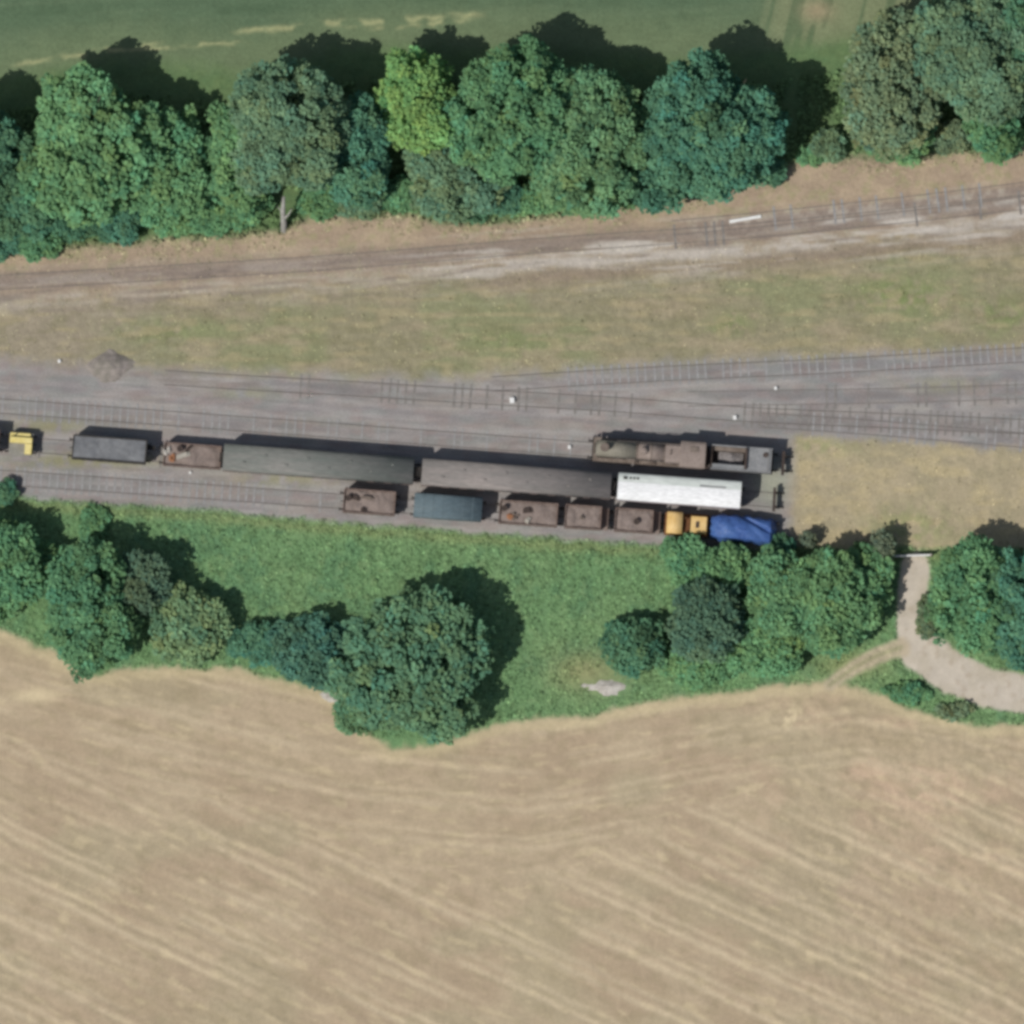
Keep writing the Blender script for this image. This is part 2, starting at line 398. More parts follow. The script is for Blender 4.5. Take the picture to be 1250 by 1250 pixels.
    east = mix(C(166, 154, 128), C(158, 148, 122), sst(.4, .7, mid))
    east = mix(east, C(178, 164, 130), sst(.45, .75, fbm(X / 30, Y / 12, 61)) * .8)
    east = mix(east, C(140, 146, 102), np.clip(blob(X, Y, 1110, 645, 50, 25) + .7 * blob(X, Y, 1000, 545, 50, 12), 0, 1) * sst(.3, .6, fin) * .8)
    col = mix(col, east, ea)
    # green bank
    bk_edge = Y - curve_y(X, YARD_S) + wob * .55
    bk = sst(-4, 6, bk_edge)
    bank = mix(C(106, 139, 97), C(113, 143, 100), sst(.35, .65, big))
    bank = mix(bank, C(94, 130, 95), sst(.5, .7, mid) * .7)
    bank = mix(bank, C(122, 148, 104), sst(.55, .8, fin) * .6)
    bank = mix(bank, C(134, 138, 94), np.exp(-((bk_edge - 10) / 7) ** 2) * .5)
    bank = mix(bank, C(146, 144, 104), blob(X, Y, 715, 820, 45, 26) * .8)
    bank = mix(bank, C(142, 146, 102), blob(X, Y, 1040, 812, 45, 18) * .8)
    col = mix(col, bank, bk)
    # stubble field to the south
    sf_d = Y - curve_y(X, FIELD_N) + wob * .7
    sf = sst(-5, 6, sf_d)
    Xw = X + (big - .5) * 12; Yw = Y + (mid - .5) * 4
    smoothN = np.interp(X, [-900, 0, 150, 420, 640, 900, 1050, 1250, 2200], [760, 800, 840, 905, 925, 880, 862, 905, 1100])
    head = Yw - smoothN
    ang = .47
    diag = (Yw - 900) * .89 - (Xw - 600) * ang * .89
    along = (Xw) * .89 + (Yw) * .45
    hm = sst(55, 175, Y - smoothN + (big - .5) * 60 + np.interp(X, [0, 250, 625, 900, 1250], [0, 0, -30, 30, 60]))
    def streaks(u, v, s):
        a = vnoise(u / 6.5, v / 130, s); b = vnoise(u / 14, v / 220, s + 5); c = vnoise(u / 4, v / 50, s + 9)
        return a * .40 + b * .45 + c * .15
    stA = streaks(head, Xw, 71); stB = streaks(diag, along, 81)
    st = np.where(hm + (fin - .5) * .5 > .5, stB, stA)
    st = .5 + (st - .5) * (.35 + .65 * np.abs(hm - .5) * 2)
    period = 47.0
    tl = lambda u, ph: np.exp(-((((u + ph) % period) - period / 2) / 4.2) ** 2) + .8 * np.exp(-((((u + ph + 13) % period) - period / 2) / 3.4) ** 2)
    tr = (tl(head, 5) * .7 * (1 - hm) + tl(diag, 0) * hm) * sst(.2, .5, vnoise(along / 110, diag / 40, 91) * .8 + fin * .2)
    dl_a = np.where(hm > .5, along, Xw); dl_b = np.where(hm > .5, diag, head)
    stub = mix(C(174, 157, 132), C(168, 150, 126), sst(.35, .65, big))
    stub = mix(stub, C(192, 168, 143), np.clip(1.2 * blob(X, Y, 1090, 935, 130, 70) + .6 * blob(X, Y, 1200, 1030, 90, 60), 0, 1) * sst(.25, .6, mid) * .85)
    stub = mix(stub, C(166, 148, 128), blob(X, Y, 970, 1090, 90, 30) * .6)
    stub = mix(stub, C(164, 153, 126), sst(.5, .72, fbm(X / 110, Y / 60, 95)) * .6)
    stub = mix(stub, C(159, 144, 117), sst(.45, .2, st) * .38)
    stub = mix(stub, C(185, 168, 142), sst(.5, .85, st) * .32)
    stub = mix(stub, C(196, 180, 152), np.clip(tr, 0, 1) * .68)
    stub = mix(stub, C(150, 138, 110), sst(.6, .85, vnoise(dl_a / 16, dl_b / 6, 97)) * .3)
    stub = mix(stub, C(200, 184, 150), sst(.68, .9, vnoise(dl_a / 22, dl_b / 5, 99)) * .4)
    stub = mix(stub, C(190, 176, 142), np.exp(-(sf_d - 8) ** 2 / 60) * .7)
    stub = mix(stub, C(208, 192, 158), np.clip(blob(X, Y, 405, 850, 14, 7) + blob(X, Y, 965, 875, 30, 16) * sst(.4, .6, fin) + blob(X, Y, 40, 850, 28, 8), 0, 1) * .8)
    col = mix(col, stub, sf)
    # farm track and its spur
    pd = poly_dist(X, Y, PATH, True) + (fin - .5) * 4
    pt = sst(3, -3, pd)
    pathc = mix(C(184, 174, 158), C(191, 181, 167), sst(.4, .65, mid))
    col = mix(col, mix(pathc, C(166, 152, 134), sst(.6, .8, fin) * .5), pt)
    sp = poly_dist(X, Y, SPUR, True) + (fin - .5) * 5
    sd0 = poly_dist(X, Y, SPUR[:, :2])
    spm = sst(4, -4, sp)
    col = mix(col, mix(C(184, 170, 146), C(150, 148, 114), np.exp(-(sd0 / 3) ** 2) * .7), spm * .9)
    # zones
    zone = np.zeros(X.shape, int)                   # 0 crop field + hedge strip
    zone[(Y - curve_y(X, HEDGE_S) + wob) > 0] = 1   # railway land
    zone[(Y - curve_y(X, YARD_N) + wob) > 0] = 2    # yard ballast
    zone[((Y - sb + wob) > 0) & (X + wob * .6 > 966) & (Y > 500)] = 1
    zone[bk_edge > 0] = 3                           # bank
    zone[sf_d > 0] = 4                              # stubble
    zone[pd < 0] = 5
    # height
    h = (fin - .5) * .05 * one
    wild = np.clip(sst(-8, 10, bk_edge) * (1 - sf), 0, 1)
    h = h + wild * ((mid - .5) * .3 + (fin - .5) * .16)
    h = h + hf * (1 - dv) * ((mid - .5) * .4)
    h = h + md * (1 - yd) * (fin - .5) * .12 + ea * (fin - .5) * .1
    h = h + sf * ((st - .5) * .16 + np.clip(tr, 0, 1) * -.03)
    h = h * (1 - pt * .8)
    h = h - .6 * sst(1800, 2600, np.hypot(X - 625, Y - 625)) * 0
    flat = np.ones(X.shape)
    for key in ('A', 'B', 'C', 'D', 'E', 'F', 'G', 'T', 'U'):
        L = np.array(LINES[key], float)
        flat = np.minimum(flat, sst(17, 32, poly_dist(X, Y, L)))
    h = h * flat
    return col, zone, h

def graded(half, step):
    a = list(np.arange(-half, half + step * .5, step)); d = step; x = a[-1]; ext = []
    while x < 2600:
        d *= 1.28; x += d; ext.append(x)
    return np.array([-e for e in reversed(ext)] + a + ext)

gx = graded(57.0, .2); gy = graded(57.0, .2)
GX, GY = np.meshgrid(gx, gy)
PXc = GX / PX + 625.0; PYc = 625.0 - GY / PY
gcol, gzone, gh = ground_fields(PXc, PYc)
gver = np.stack([GX, GY, gh], -1).reshape(-1, 3); gcolf = gcol.reshape(-1, 3)
ny, nx = GX.shape
idx = np.arange(ny * nx).reshape(ny, nx)
quads = np.stack([idx[:-1, :-1], idx[:-1, 1:], idx[1:, 1:], idx[1:, :-1]], -1).reshape(-1, 4)
qz = gzone[:-1, :-1].reshape(-1)
for z, name, mat in ((0, 'crop_field', 'turf'), (1, 'meadow', 'turf'), (2, 'ballast_yard', 'ballast'), (3, 'grass_bank', 'turf'), (4, 'stubble_field', 'field'), (5, 'farm_track', 'track_dirt')):
    q = quads[qz == z]
    used, inv = np.unique(q, return_inverse=True)
    o = np_mesh(name, gver[used], inv.reshape(-1, 4), M[mat], colors=gcolf[used], smooth=True)
    o['kind'] = 'structure'

def ground_z(px, py):
    _, _, h = ground_fields(np.array([[float(px)]]), np.array([[float(py)]]))
    return float(h[0, 0])

# ------------------------------------------------------------------ leaf clouds
def leaf_quads(P, Nrm, size, rng):
    n = len(P)
    Nrm = Nrm / (np.linalg.norm(Nrm, axis=1, keepdims=True) + 1e-9)
    r = rng.normal(size=(n, 3)); T = np.cross(Nrm, r); T /= (np.linalg.norm(T, axis=1, keepdims=True) + 1e-9)
    B = np.cross(Nrm, T)
    s = size[:, None]
    asp = rng.uniform(.5, .85, (n, 1))
    bend = Nrm * s * rng.uniform(-.25, .1, (n, 1))
    v = np.stack([P - T * s, P - B * s * asp + bend, P + T * s, P + B * s * asp + bend], 1).reshape(-1, 3)
    f = np.arange(n * 4).reshape(n, 4)
    return v, f

def crown_mesh(name, parent, rx, ry, z0, z1, base, rng, leaf=.24, dens=1.0, clump=.95, hue=.05, vary=.22, gaps=.09):
    """clumps of leaf faces on an uneven ellipsoid dome between heights z0 and z1"""
    hz = (z1 - z0) / 2; cz = (z0 + z1) / 2
    area = 4 * math.pi * ((rx * ry + rx * hz + ry * hz) / 3)
    nc = max(10, int(area / (clump * clump * 2.0) * 1.6))
    # main boughs: a few big lobes give the outline its unevenness
    nl = rng.integers(5, 9); la = rng.uniform(0, 2 * math.pi, nl); lw = rng.uniform(.22, .6, nl); lh = rng.uniform(-.36, .24, nl)
    i = np.arange(nc) + .5
    ph = np.arccos(1 - 2 * i / nc); th = math.pi * (1 + 5 ** .5) * i + rng.normal(0, .25, nc)
    D = np.stack([np.sin(ph) * np.cos(th), np.sin(ph) * np.sin(th), np.cos(ph)], 1)
    D += rng.normal(0, .10, D.shape); D /= np.linalg.norm(D, axis=1, keepdims=True)
    keep = D[:, 2] > -.75
    D = D[keep]
    mod = np.ones(len(D))
    azi = np.arctan2(D[:, 1], D[:, 0])
    for a, w, hgt in zip(la, lw, lh):
        dd = np.angle(np.exp(1j * (azi - a)))
        mod += hgt * np.exp(-(dd / w) ** 2)
    mod *= rng.uniform(.76, 1.08, len(D))
    sink = rng.random(len(D)) < gaps
    mod[sink] *= .66
    Cc = D * mod[:, None] * np.array([rx, ry, hz]) * .90 + np.array([0, 0, cz])
    # inner clumps
    ni = int(len(D) * .45)
    Di = rng.normal(size=(ni, 3)); Di /= np.linalg.norm(Di, axis=1, keepdims=True)
    Ci = Di * (rng.random((ni, 1)) ** .5 * .66) * np.array([rx, ry, hz]) + np.array([0, 0, cz])
    Cs = np.concatenate([Cc, Ci]); Rr = clump * rng.uniform(.6, 1.3, len(Cs))
    Rr = np.minimum(Rr, min(rx, ry) * .55)
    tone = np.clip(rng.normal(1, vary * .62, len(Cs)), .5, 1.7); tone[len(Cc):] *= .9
    hsh = rng.normal(0, hue, len(Cs))
    per = np.maximum(14, (dens * 3.6 * (Rr / leaf) ** 2).astype(int))
    ci = np.repeat(np.arange(len(Cs)), per); n = len(ci)
    d = rng.normal(size=(n, 3)); d[:, 2] = np.where(rng.random(n) < .72, np.abs(d[:, 2]), d[:, 2]); d /= np.linalg.norm(d, axis=1, keepdims=True)
    rad = Rr[ci] * (rng.random(n) ** .35) * 1.05
    P = Cs[ci] + d * rad[:, None] * np.array([1, 1, .8])
    P[:, 2] = np.maximum(P[:, 2], .08)
    nr = d * .36 + rng.normal(0, .24, (n, 3)) + np.array([-.32, -.24, .9])
    size = leaf * rng.uniform(.65, 1.35, n)
    v, f = leaf_quads(P, nr, size, rng)
    t = tone[ci] * rng.uniform(.78, 1.22, n)
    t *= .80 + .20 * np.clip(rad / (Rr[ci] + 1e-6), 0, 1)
    col = np.asarray(base)[None, :] * np.array([1.54, 1.54, 1.62]) * t[:, None]
    hs = hsh[ci] + rng.normal(0, .025, n)
    col[:, 0] *= 1 + hs * 1.6; col[:, 2] *= 1 - hs * 1.2
    col = np.clip(col, .004, .6)
    return np_mesh(name, v, f, M['leaf'], parent, colors=np.repeat(col, 4, 0))

def trunk_mesh(name, parent, rx, ry, z0, z1, rng, mat='bark', stems=1):
    mb = MB(); H = z1
    r0 = max(.05, H * .022)
    for s in range(stems):
        o = Vector((0, 0, 0)) if stems == 1 else Vector((rng.uniform(-.3, .3) * rx, rng.uniform(-.3, .3) * ry, 0))
        top = Vector((rng.uniform(-.2, .2) * rx, rng.uniform(-.2, .2) * ry, z0 + (z1 - z0) * .72))
        mid = o.lerp(top, .45) + Vector((rng.uniform(-.1, .1), rng.uniform(-.1, .1), 0)) * rx * .3
        mb.tube([o + Vector((0, 0, -.15)), o + Vector((0, 0, .35)), mid, top], [r0 * 1.5, r0 * 1.05, r0 * .7, r0 * .22], 8)
        nb = 6 if stems == 1 else 3
        for k in range(nb):
            a = 2 * math.pi * (k + rng.uniform(-.3, .3)) / nb
            s0 = mid.lerp(top, rng.uniform(0, .65)) if k % 2 else o.lerp(mid, rng.uniform(.65, 1))
            e = Vector((math.cos(a) * rx * rng.uniform(.5, .8), math.sin(a) * ry * rng.uniform(.5, .8), min(z1 * .9, s0.z + (z1 - z0) * rng.uniform(.2, .45))))
            m2 = s0.lerp(e, .5) + Vector((0, 0, (z1 - z0) * .06))
            mb.tube([s0, m2, e], [r0 * .5, r0 * .3, r0 * .1], 6)
    return mb.build(name, M[mat], parent)

def tree(name, label, cat, px, py, rx, ry, H, base, group=None, seed=0, z0=None, leaf=.24, stems=1, mat='bark', rot=0.0, **kw):
    """px,py = middle of the crown on the plan, rx,ry,H in metres"""
    rng = np.random.default_rng(seed * 7 + 5); H = H * .86 if H > 4 else H
    if z0 is None: z0 = H * .2
    lean = .60 * H * math.tan(TILT) / PX
    g = at(px, py + lean); g.z = ground_z(px, py + lean)
    t = empty(name, g, rot)
    tag(t, label, cat, group)
    trunk_mesh('trunk' if stems == 1 else 'stems', t, rx, ry, z0, H, rng, mat, stems)
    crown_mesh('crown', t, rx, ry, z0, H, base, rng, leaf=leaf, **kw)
    return t

u = PX
G_MID = (.100, .205, .098); G_LIGHT = (.118, .228, .104); G_DARK = (.074, .156, .086); G_YEL = (.150, .268, .092); G_GREY = (.116, .190, .108); G_OLIVE = (.138, .190, .105); G_BLUE = (.078, .176, .106)

GN = 'trees in the hedgerow north of the tracks'
tree('broadleaf_tree', 'dark green tree cut by the left edge at the foot of the northern hedgerow', 'tree', 18, 245, 5.0, 4.6, 7.5, G_DARK, GN, 1)
tree('broadleaf_tree', 'wide light green feathery tree, biggest at the left end of the northern hedgerow', 'tree', 108, 178, 8.3, 8.2, 12.5, G_LIGHT, GN, 2, leaf=.3)
tree('broadleaf_tree', 'light green lower tree overlapping the right flank of the wide feathery tree', 'tree', 205, 208, 5.3, 6.0, 8.6, G_LIGHT, GN, 3)
tree('broadleaf_tree', 'tall grey green tree above the pale bare trunk in the northern hedgerow', 'tree', 350, 160, 6.7, 7.8, 14.0, G_GREY, GN, 4)
tree('broadleaf_tree', 'bright green slim tree on the left flank of the tall grey green tree', 'tree', 292, 188, 3.5, 7.0, 8.8, G_LIGHT, GN, 5)
tree('broadleaf_tree', 'small dark green tree left of the yellow green tree in the northern hedgerow', 'tree', 442, 185, 3.9, 5.8, 9.5, G_BLUE, GN, 6)
tree('broadleaf_tree', 'bright yellow green tree in the middle of the northern hedgerow', 'tree', 518, 130, 4.6, 5.3, 10.5, G_YEL, GN, 7)
tree('broadleaf_tree', 'tall mid green tree right of the yellow green tree', 'tree', 630, 142, 6.7, 6.8, 12.5, G_MID, GN, 8)
tree('broadleaf_tree', 'low grey green tree below the yellow green tree beside the dry verge', 'tree', 545, 215, 5.6, 4.6, 7.0, G_GREY, GN, 9)
tree('broadleaf_tree', 'large dappled green tree right of the tall mid green tree', 'tree', 722, 172, 5.7, 7.8, 11.5, (.118, .215, .104), GN, 10)
tree('broadleaf_tree', 'large blue green tree right of centre that throws a broad dark shadow', 'tree', 874, 150, 7.6, 8.0, 14.0, G_BLUE, GN, 11)
tree('broadleaf_tree', 'narrow dark green tree squeezed left of the large blue green tree', 'tree', 806, 188, 3.6, 5.6, 8.0, G_BLUE, GN, 12)
tree('broadleaf_tree', 'olive grey thin leaved tree at the right end of the northern hedgerow', 'tree', 1090, 108, 5.2, 7.4, 10.5, G_OLIVE, GN, 13, gaps=.2)
tree('broadleaf_tree', 'tall grey green tree filling the top right corner', 'tree', 1190, 62, 7.4, 7.4, 13.5, G_GREY, GN, 14)
tree('broadleaf_tree', 'dark green tree cut by the right edge in the top right corner', 'tree', 1255, 45, 4.5, 6.0, 12.5, G_DARK, GN, 15)
tree('broadleaf_tree', 'rounded mid green tree by the verge below the top right corner trees', 'tree', 1216, 148, 3.2, 3.6, 6.5, G_MID, GN, 16)
tree('broadleaf_tree', 'light green low tree under the olive grey tree beside the verge', 'tree', 1098, 165, 4.2, 2.6, 5.0, G_LIGHT, GN, 17)
tree('broadleaf_tree', 'dark tree at the left edge behind the wide feathery tree', 'tree', -28, 180, 5.5, 6.0, 11.5, G_DARK, GN, 18)
# the bare pale trunk leaning out of the hedge
bt = empty('dead_tree', at(346, 281)); tag(bt, 'pale bare dead trunk standing at the front of the northern hedgerow', 'dead tree')
mb = MB(); mb.tube([(0, 0, -.1), (.02, .6, 1.5), (-.05, 1.6, 3.4), (.05, 3.0, 5.4)], [.34, .31, .27, .15], 9)
mb.build('trunk', M['pale_bark'], bt)
mb = MB(); mb.tube([(0, 1.0, 2.4), (.5, 1.3, 3.3), (.9, 1.9, 4.0)], [.16, .1, .04], 6); mb.tube([(-.03, 1.6, 3.3), (-.6, 2.1, 4.2)], [.12, .04], 6)
mb.build('limb', M['pale_bark'], bt)

GB = 'bushes along the foot of the northern hedgerow'
nb = [(45, 292, 2.6, 2.0, 2.4, G_MID, 'mid green bush under the dark tree at the left edge of the northern hedgerow'),
      (100, 268, 2.4, 1.9, 2.4, G_DARK, 'dark green bush in shade at the foot of the wide feathery tree'),
      (150, 275, 2.5, 1.9, 2.6, G_BLUE, 'blue green rounded bush at the foot of the wide feathery tree'),
      (212, 268, 2.9, 1.6, 1.9, G_LIGHT, 'light green bush below the lower tree on the flank of the feathery tree'),
      (300, 252, 3.2, 2.1, 2.6, G_LIGHT, 'bright green bush left of the pale dead trunk'),
      (395, 244, 2.6, 1.8, 2.2, G_MID, 'mid green bush right of the pale dead trunk'),
      (437, 246, 2.8, 1.7, 2.3, G_GREY, 'grey green bush below the small dark tree by the verge'),
      (572, 252, 1.6, 1.5, 2.0, G_DARK, 'small dark bush jutting onto the verge below the grey green tree'),
      (655, 245, 3.2, 1.6, 2.1, G_LIGHT, 'light green bush at the verge left of the dappled tree'),
      (760, 232, 2.8, 1.6, 2.2, G_MID, 'green bush at the verge right of the dappled tree'),
      (845, 220, 3.4, 1.6, 2.4, G_BLUE, 'dark green bush at the verge below the large blue green tree'),
      (1012, 178, 1.7, 1.5, 2.0, G_GREY, 'small grey bush alone at the end of the broad dark shadow'),
      (990, 190, 1.8, .9, 1.2, G_LIGHT, 'low pale green bush on the verge left of the small grey bush'),
      (1160, 165, 2.2, 1.7, 2.4, G_OLIVE, 'olive bush between the two low trees at the right end of the verge'),
      (0, 285, 2.4, 2.0, 2.8, G_BLUE, 'blue green bush cut by the left edge at the foot of the hedgerow'),
      (255, 262, 2.6, 1.8, 2.2, G_MID, 'mid green bush midway between the feathery tree and the pale dead trunk'),
      (490, 238, 2.2, 2.0, 2.6, G_MID, 'mid green bush under the left side of the low grey green tree'),
      (612, 240, 2.6, 1.9, 2.6, G_BLUE, 'dark green bush filling the gap right of the low grey green tree'),
      (700, 238, 2.6, 1.7, 2.4, (.13, .225, .10), 'yellowish green bush at the foot of the dappled tree'),
      (800, 222, 2.4, 2.0, 2.8, G_MID, 'mid green bush below the narrow dark tree'),
      (930, 205, 2.6, 1.5, 2.2, G_BLUE, 'blue green bush at the right foot of the large blue green tree')]
for k, (px, py, rx, ry, H, c, lab) in enumerate(nb):
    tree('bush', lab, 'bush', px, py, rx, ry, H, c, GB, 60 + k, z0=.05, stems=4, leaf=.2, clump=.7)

GS = 'trees along the southern bank'
tree('broadleaf_tree', 'mid green tree cut by the left edge below the tracks', 'tree', 2, 690, 4.6, 5.6, 7.5, G_MID, GS, 30)
tree('broadleaf_tree', 'large mid green tree second from the left above the stubble corner', 'tree', 112, 745, 5.3, 6.4, 8.6, (.092, .190, .094), GS, 31)
tree('broadleaf_tree', 'small grey shaded tree behind the second tree from the left', 'tree', 178, 715, 2.8, 3.3, 6.4, (.08, .13, .08), GS, 32)
tree('broadleaf_tree', 'round pale yellow green tree with a crescent shadow left of the great round tree', 'tree', 231, 764, 3.9, 4.1, 4.8, (.140, .218, .110), GS, 33, z0=.4)
tree('broadleaf_tree', 'dark bluish tree touching the left side of the great round tree', 'tree', 378, 792, 3.9, 3.7, 5.2, (.066, .142, .094), GS, 34, z0=.4)
tree('broadleaf_tree', 'great round spreading tree bulging into the stubble field', 'tree', 515, 818, 8.2, 8.7, 10.2, (.100, .188, .104), GS, 35, leaf=.3, z0=1.2)
tree('broadleaf_tree', 'low dark tree left of the dark round tree beside the pale rubble', 'tree', 776, 787, 3.5, 3.0, 4.4, G_DARK, GS, 36, z0=.4)
tree('broadleaf_tree', 'dark round tree below the yellow shunter', 'tree', 862, 757, 4.3, 4.3, 7.8, (.078, .140, .088), GS, 37)
tree('broadleaf_tree', 'small mid green tree touching the yellow shunter', 'tree', 836, 682, 2.5, 2.7, 4.6, G_MID, GS, 38, z0=.4)
tree('broadleaf_tree', 'light green tree just below the blue tarpaulin', 'tree', 884, 695, 2.9, 2.5, 4.6, G_LIGHT, GS, 39, z0=.4)
tree('broadleaf_tree', 'mid green tree at the left of the big clump by the gate', 'tree', 952, 722, 4.0, 4.8, 7.0, (.104, .205, .098), GS, 40)
tree('broadleaf_tree', 'tall dappled tree in the middle of the clump by the gate', 'tree', 1012, 735, 4.8, 5.8, 7.6, (.112, .215, .100), GS, 41)
tree('broadleaf_tree', 'mid green tree beside the pale farm track left of the gate', 'tree', 1050, 712, 2.9, 3.6, 4.6, G_MID, GS, 42)
tree('broadleaf_tree', 'low light green tree at the foot of the clump by the gate', 'tree', 935, 790, 4.2, 3.0, 4.6, G_LIGHT, GS, 43, z0=.4)
tree('broadleaf_tree', 'pale green feathery tree below the dark round tree at the stubble edge', 'tree', 850, 812, 3.6, 2.6, 4.2, G_LIGHT, GS, 44, z0=.3)
tree('broadleaf_tree', 'large dense green tree right of the gate and farm track', 'tree', 1200, 722, 5.2, 6.2, 8.2, G_MID, GS, 45, z0=.6)
tree('broadleaf_tree', 'dark green tree cut by the right edge beyond the farm track', 'tree', 1256, 745, 4.6, 6.4, 8.4, G_BLUE, GS, 46, z0=.6)
tree('sapling', 'thin brownish grey sapling left of the gate', 'sapling', 1076, 668, 1.4, 1.7, 4.2, (.11, .14, .09), None, 47, z0=.4, gaps=.3, dens=.55, leaf=.18, clump=.6)
tree('sapling', 'tiny brownish sapling at the top of the clump right of the blue tarpaulin', 'sapling', 985, 660, .8, .8, 2.6, (.10, .125, .08), None, 48, z0=.3, gaps=.3, dens=.55, leaf=.16, clump=.5)
GS2 = 'bushes on the southern bank'
sbush = [(8, 602, 1.1, 1.2, 1.7, G_DARK, 'small dark bush at the left edge beside the tracks'),
         (318, 785, 3.2, 2.4, 2.6, G_BLUE, 'low blue green bush right of the pale yellow green tree'),
         (60, 690, 2.2, 2.6, 3.0, G_MID, 'mid green bush between the two leftmost trees of the bank'),
         (115, 642, 1.4, 1.9, .7, G_MID, 'low leaf patch shaping a subtle bluish shading of the open grass above the second tree from the left'),  # low leaves shaped to give a subtle shading of the grass
         (905, 655, 1.2, .8, 1.1, G_GREY, 'small grey green bush right under the blue tarpaulin'),
         (950, 668, 1.6, 1.2, 1.8, G_DARK, 'dark bush at the right end of the blue tarpaulin'),
         (1130, 755, 1.0, 2.4, 1.4, (.12, .165, .09), 'brownish low bush on the right bank of the farm track'),
         (1110, 846, 2.8, 1.0, 1.0, G_MID, 'low green bush on the grass strip below the farm track'),
         (1165, 868, 2.2, .9, .9, G_OLIVE, 'olive bush at the right end of the grass strip below the farm track'),
         (436, 872, 2.6, 2.4, 2.0, (.105, .195, .10), 'pale green bush under the lower left of the great round tree')]
for k, (px, py, rx, ry, H, c, lab) in enumerate(sbush):
    tree('bush', lab, 'bush', px, py, rx, ry, H, c, GS2, 90 + k, z0=.05, stems=4, leaf=.19, clump=.65)

# ------------------------------------------------------------------ grass as stuff
def grass(name, label, zone_test, n, box, size, base, seed, up=.5, tilt=.4):
    rng = np.random.default_rng(seed)
    X = rng.uniform(box[0], box[1], n); Y = rng.uniform(box[2], box[3], n)
    col, zone, h = ground_fields(X[None, :], Y[None, :]); col = col[0]; zone = zone[0]; h = h[0]
    keep = zone_test(X, Y, zone)
    X, Y, col, h = X[keep], Y[keep], col[keep], h[keep]; m = len(X)
    P = np.stack([(X - 625) * PX, (625 - Y) * PY, h + rng.uniform(.02, .22, m) * up], 1)
    nr = rng.normal(0, tilt, (m, 3)) + np.array([-.15, -.1, .9])
    sz = size * rng.uniform(.5, 1.5, m)
    v, f = leaf_quads(P, nr, sz, rng)
    cl = np.asarray(base)[None, :] * .35 + col * .92
    cl = cl * np.clip(rng.normal(1, .22, m), .4, 1.7)[:, None] * (.75 + .5 * fbm(X / 12, Y / 12, seed + 3))[:, None]
    o = np_mesh(name, v, f, M['grass'], colors=np.repeat(cl, 4, 0))
    tag(o, label, 'grass', kind='stuff'); return o

grass('long_grass', 'long green grass covering the bank south of the tracks', lambda X, Y, z: (z == 3) & (poly_dist(X, Y, SPUR[:, :2]) > 13) & (np.hypot((X - 740) / 34, (Y - 832) / 18) > 1), 60000, (-40, 1290, 600, 900), .17, (.10, .17, .075), 201, .45, .26)
grass('verge_grass', 'green weeds fringing the foot of the northern hedgerow',
      lambda X, Y, z: np.abs(Y - curve_y(X, HEDGE_S) - 4 + (fbm(X / 26, Y / 26, 77) - .5) * 40) < 13, 16000, (-40, 1290, 150, 330), .17, (.10, .16, .07), 202, .2, .15)
grass('hedge_undergrowth', 'green undergrowth between the trees of the northern hedgerow',
      lambda X, Y, z: (Y - curve_y(X, HEDGE_N) > 40) & (curve_y(X, HEDGE_S) - Y > -3) & (fbm(X / 22, Y / 22, 79) > .40), 42000, (-40, 1290, 60, 330), .24, (.11, .19, .08), 204, 2.2)
grass('dry_grass', 'dry olive grass of the meadow between the tracks', lambda X, Y, z: (z == 1) & (fbm(X / 20, Y / 9, 78) > .45) & (Y > 300), 16000, (-40, 1290, 280, 670), .13, (.26, .25, .14), 203, .1, .12)

# ------------------------------------------------------------------ railway tracks
def poly_points(key, step):
    pts = [at(*p) for p in LINES[key]]
    seg = []; s = 0
    out = []
    cum = [0]
    for a, b in zip(pts[:-1], pts[1:]): cum.append(cum[-1] + (b - a).length)
    tot = cum[-1]; n = max(2, int(tot / step) + 1)
    xs = np.array([p.x for p in pts]); ys = np.array([p.y for p in pts])
    t = np.linspace(0, tot, n)
    X = np.interp(t, cum, xs); Y = np.interp(t, cum, ys)
    # soften the corners
    for _ in range(3):
        k = max(1, int(4 / step)); ker = np.ones(2 * k + 1) / (2 * k + 1)
        Xp = np.pad(X, k, mode='reflect', reflect_type='odd'); Yp = np.pad(Y, k, mode='reflect', reflect_type='odd')
        X = np.convolve(Xp, ker, 'valid'); Y = np.convolve(Yp, ker, 'valid')
    return X, Y

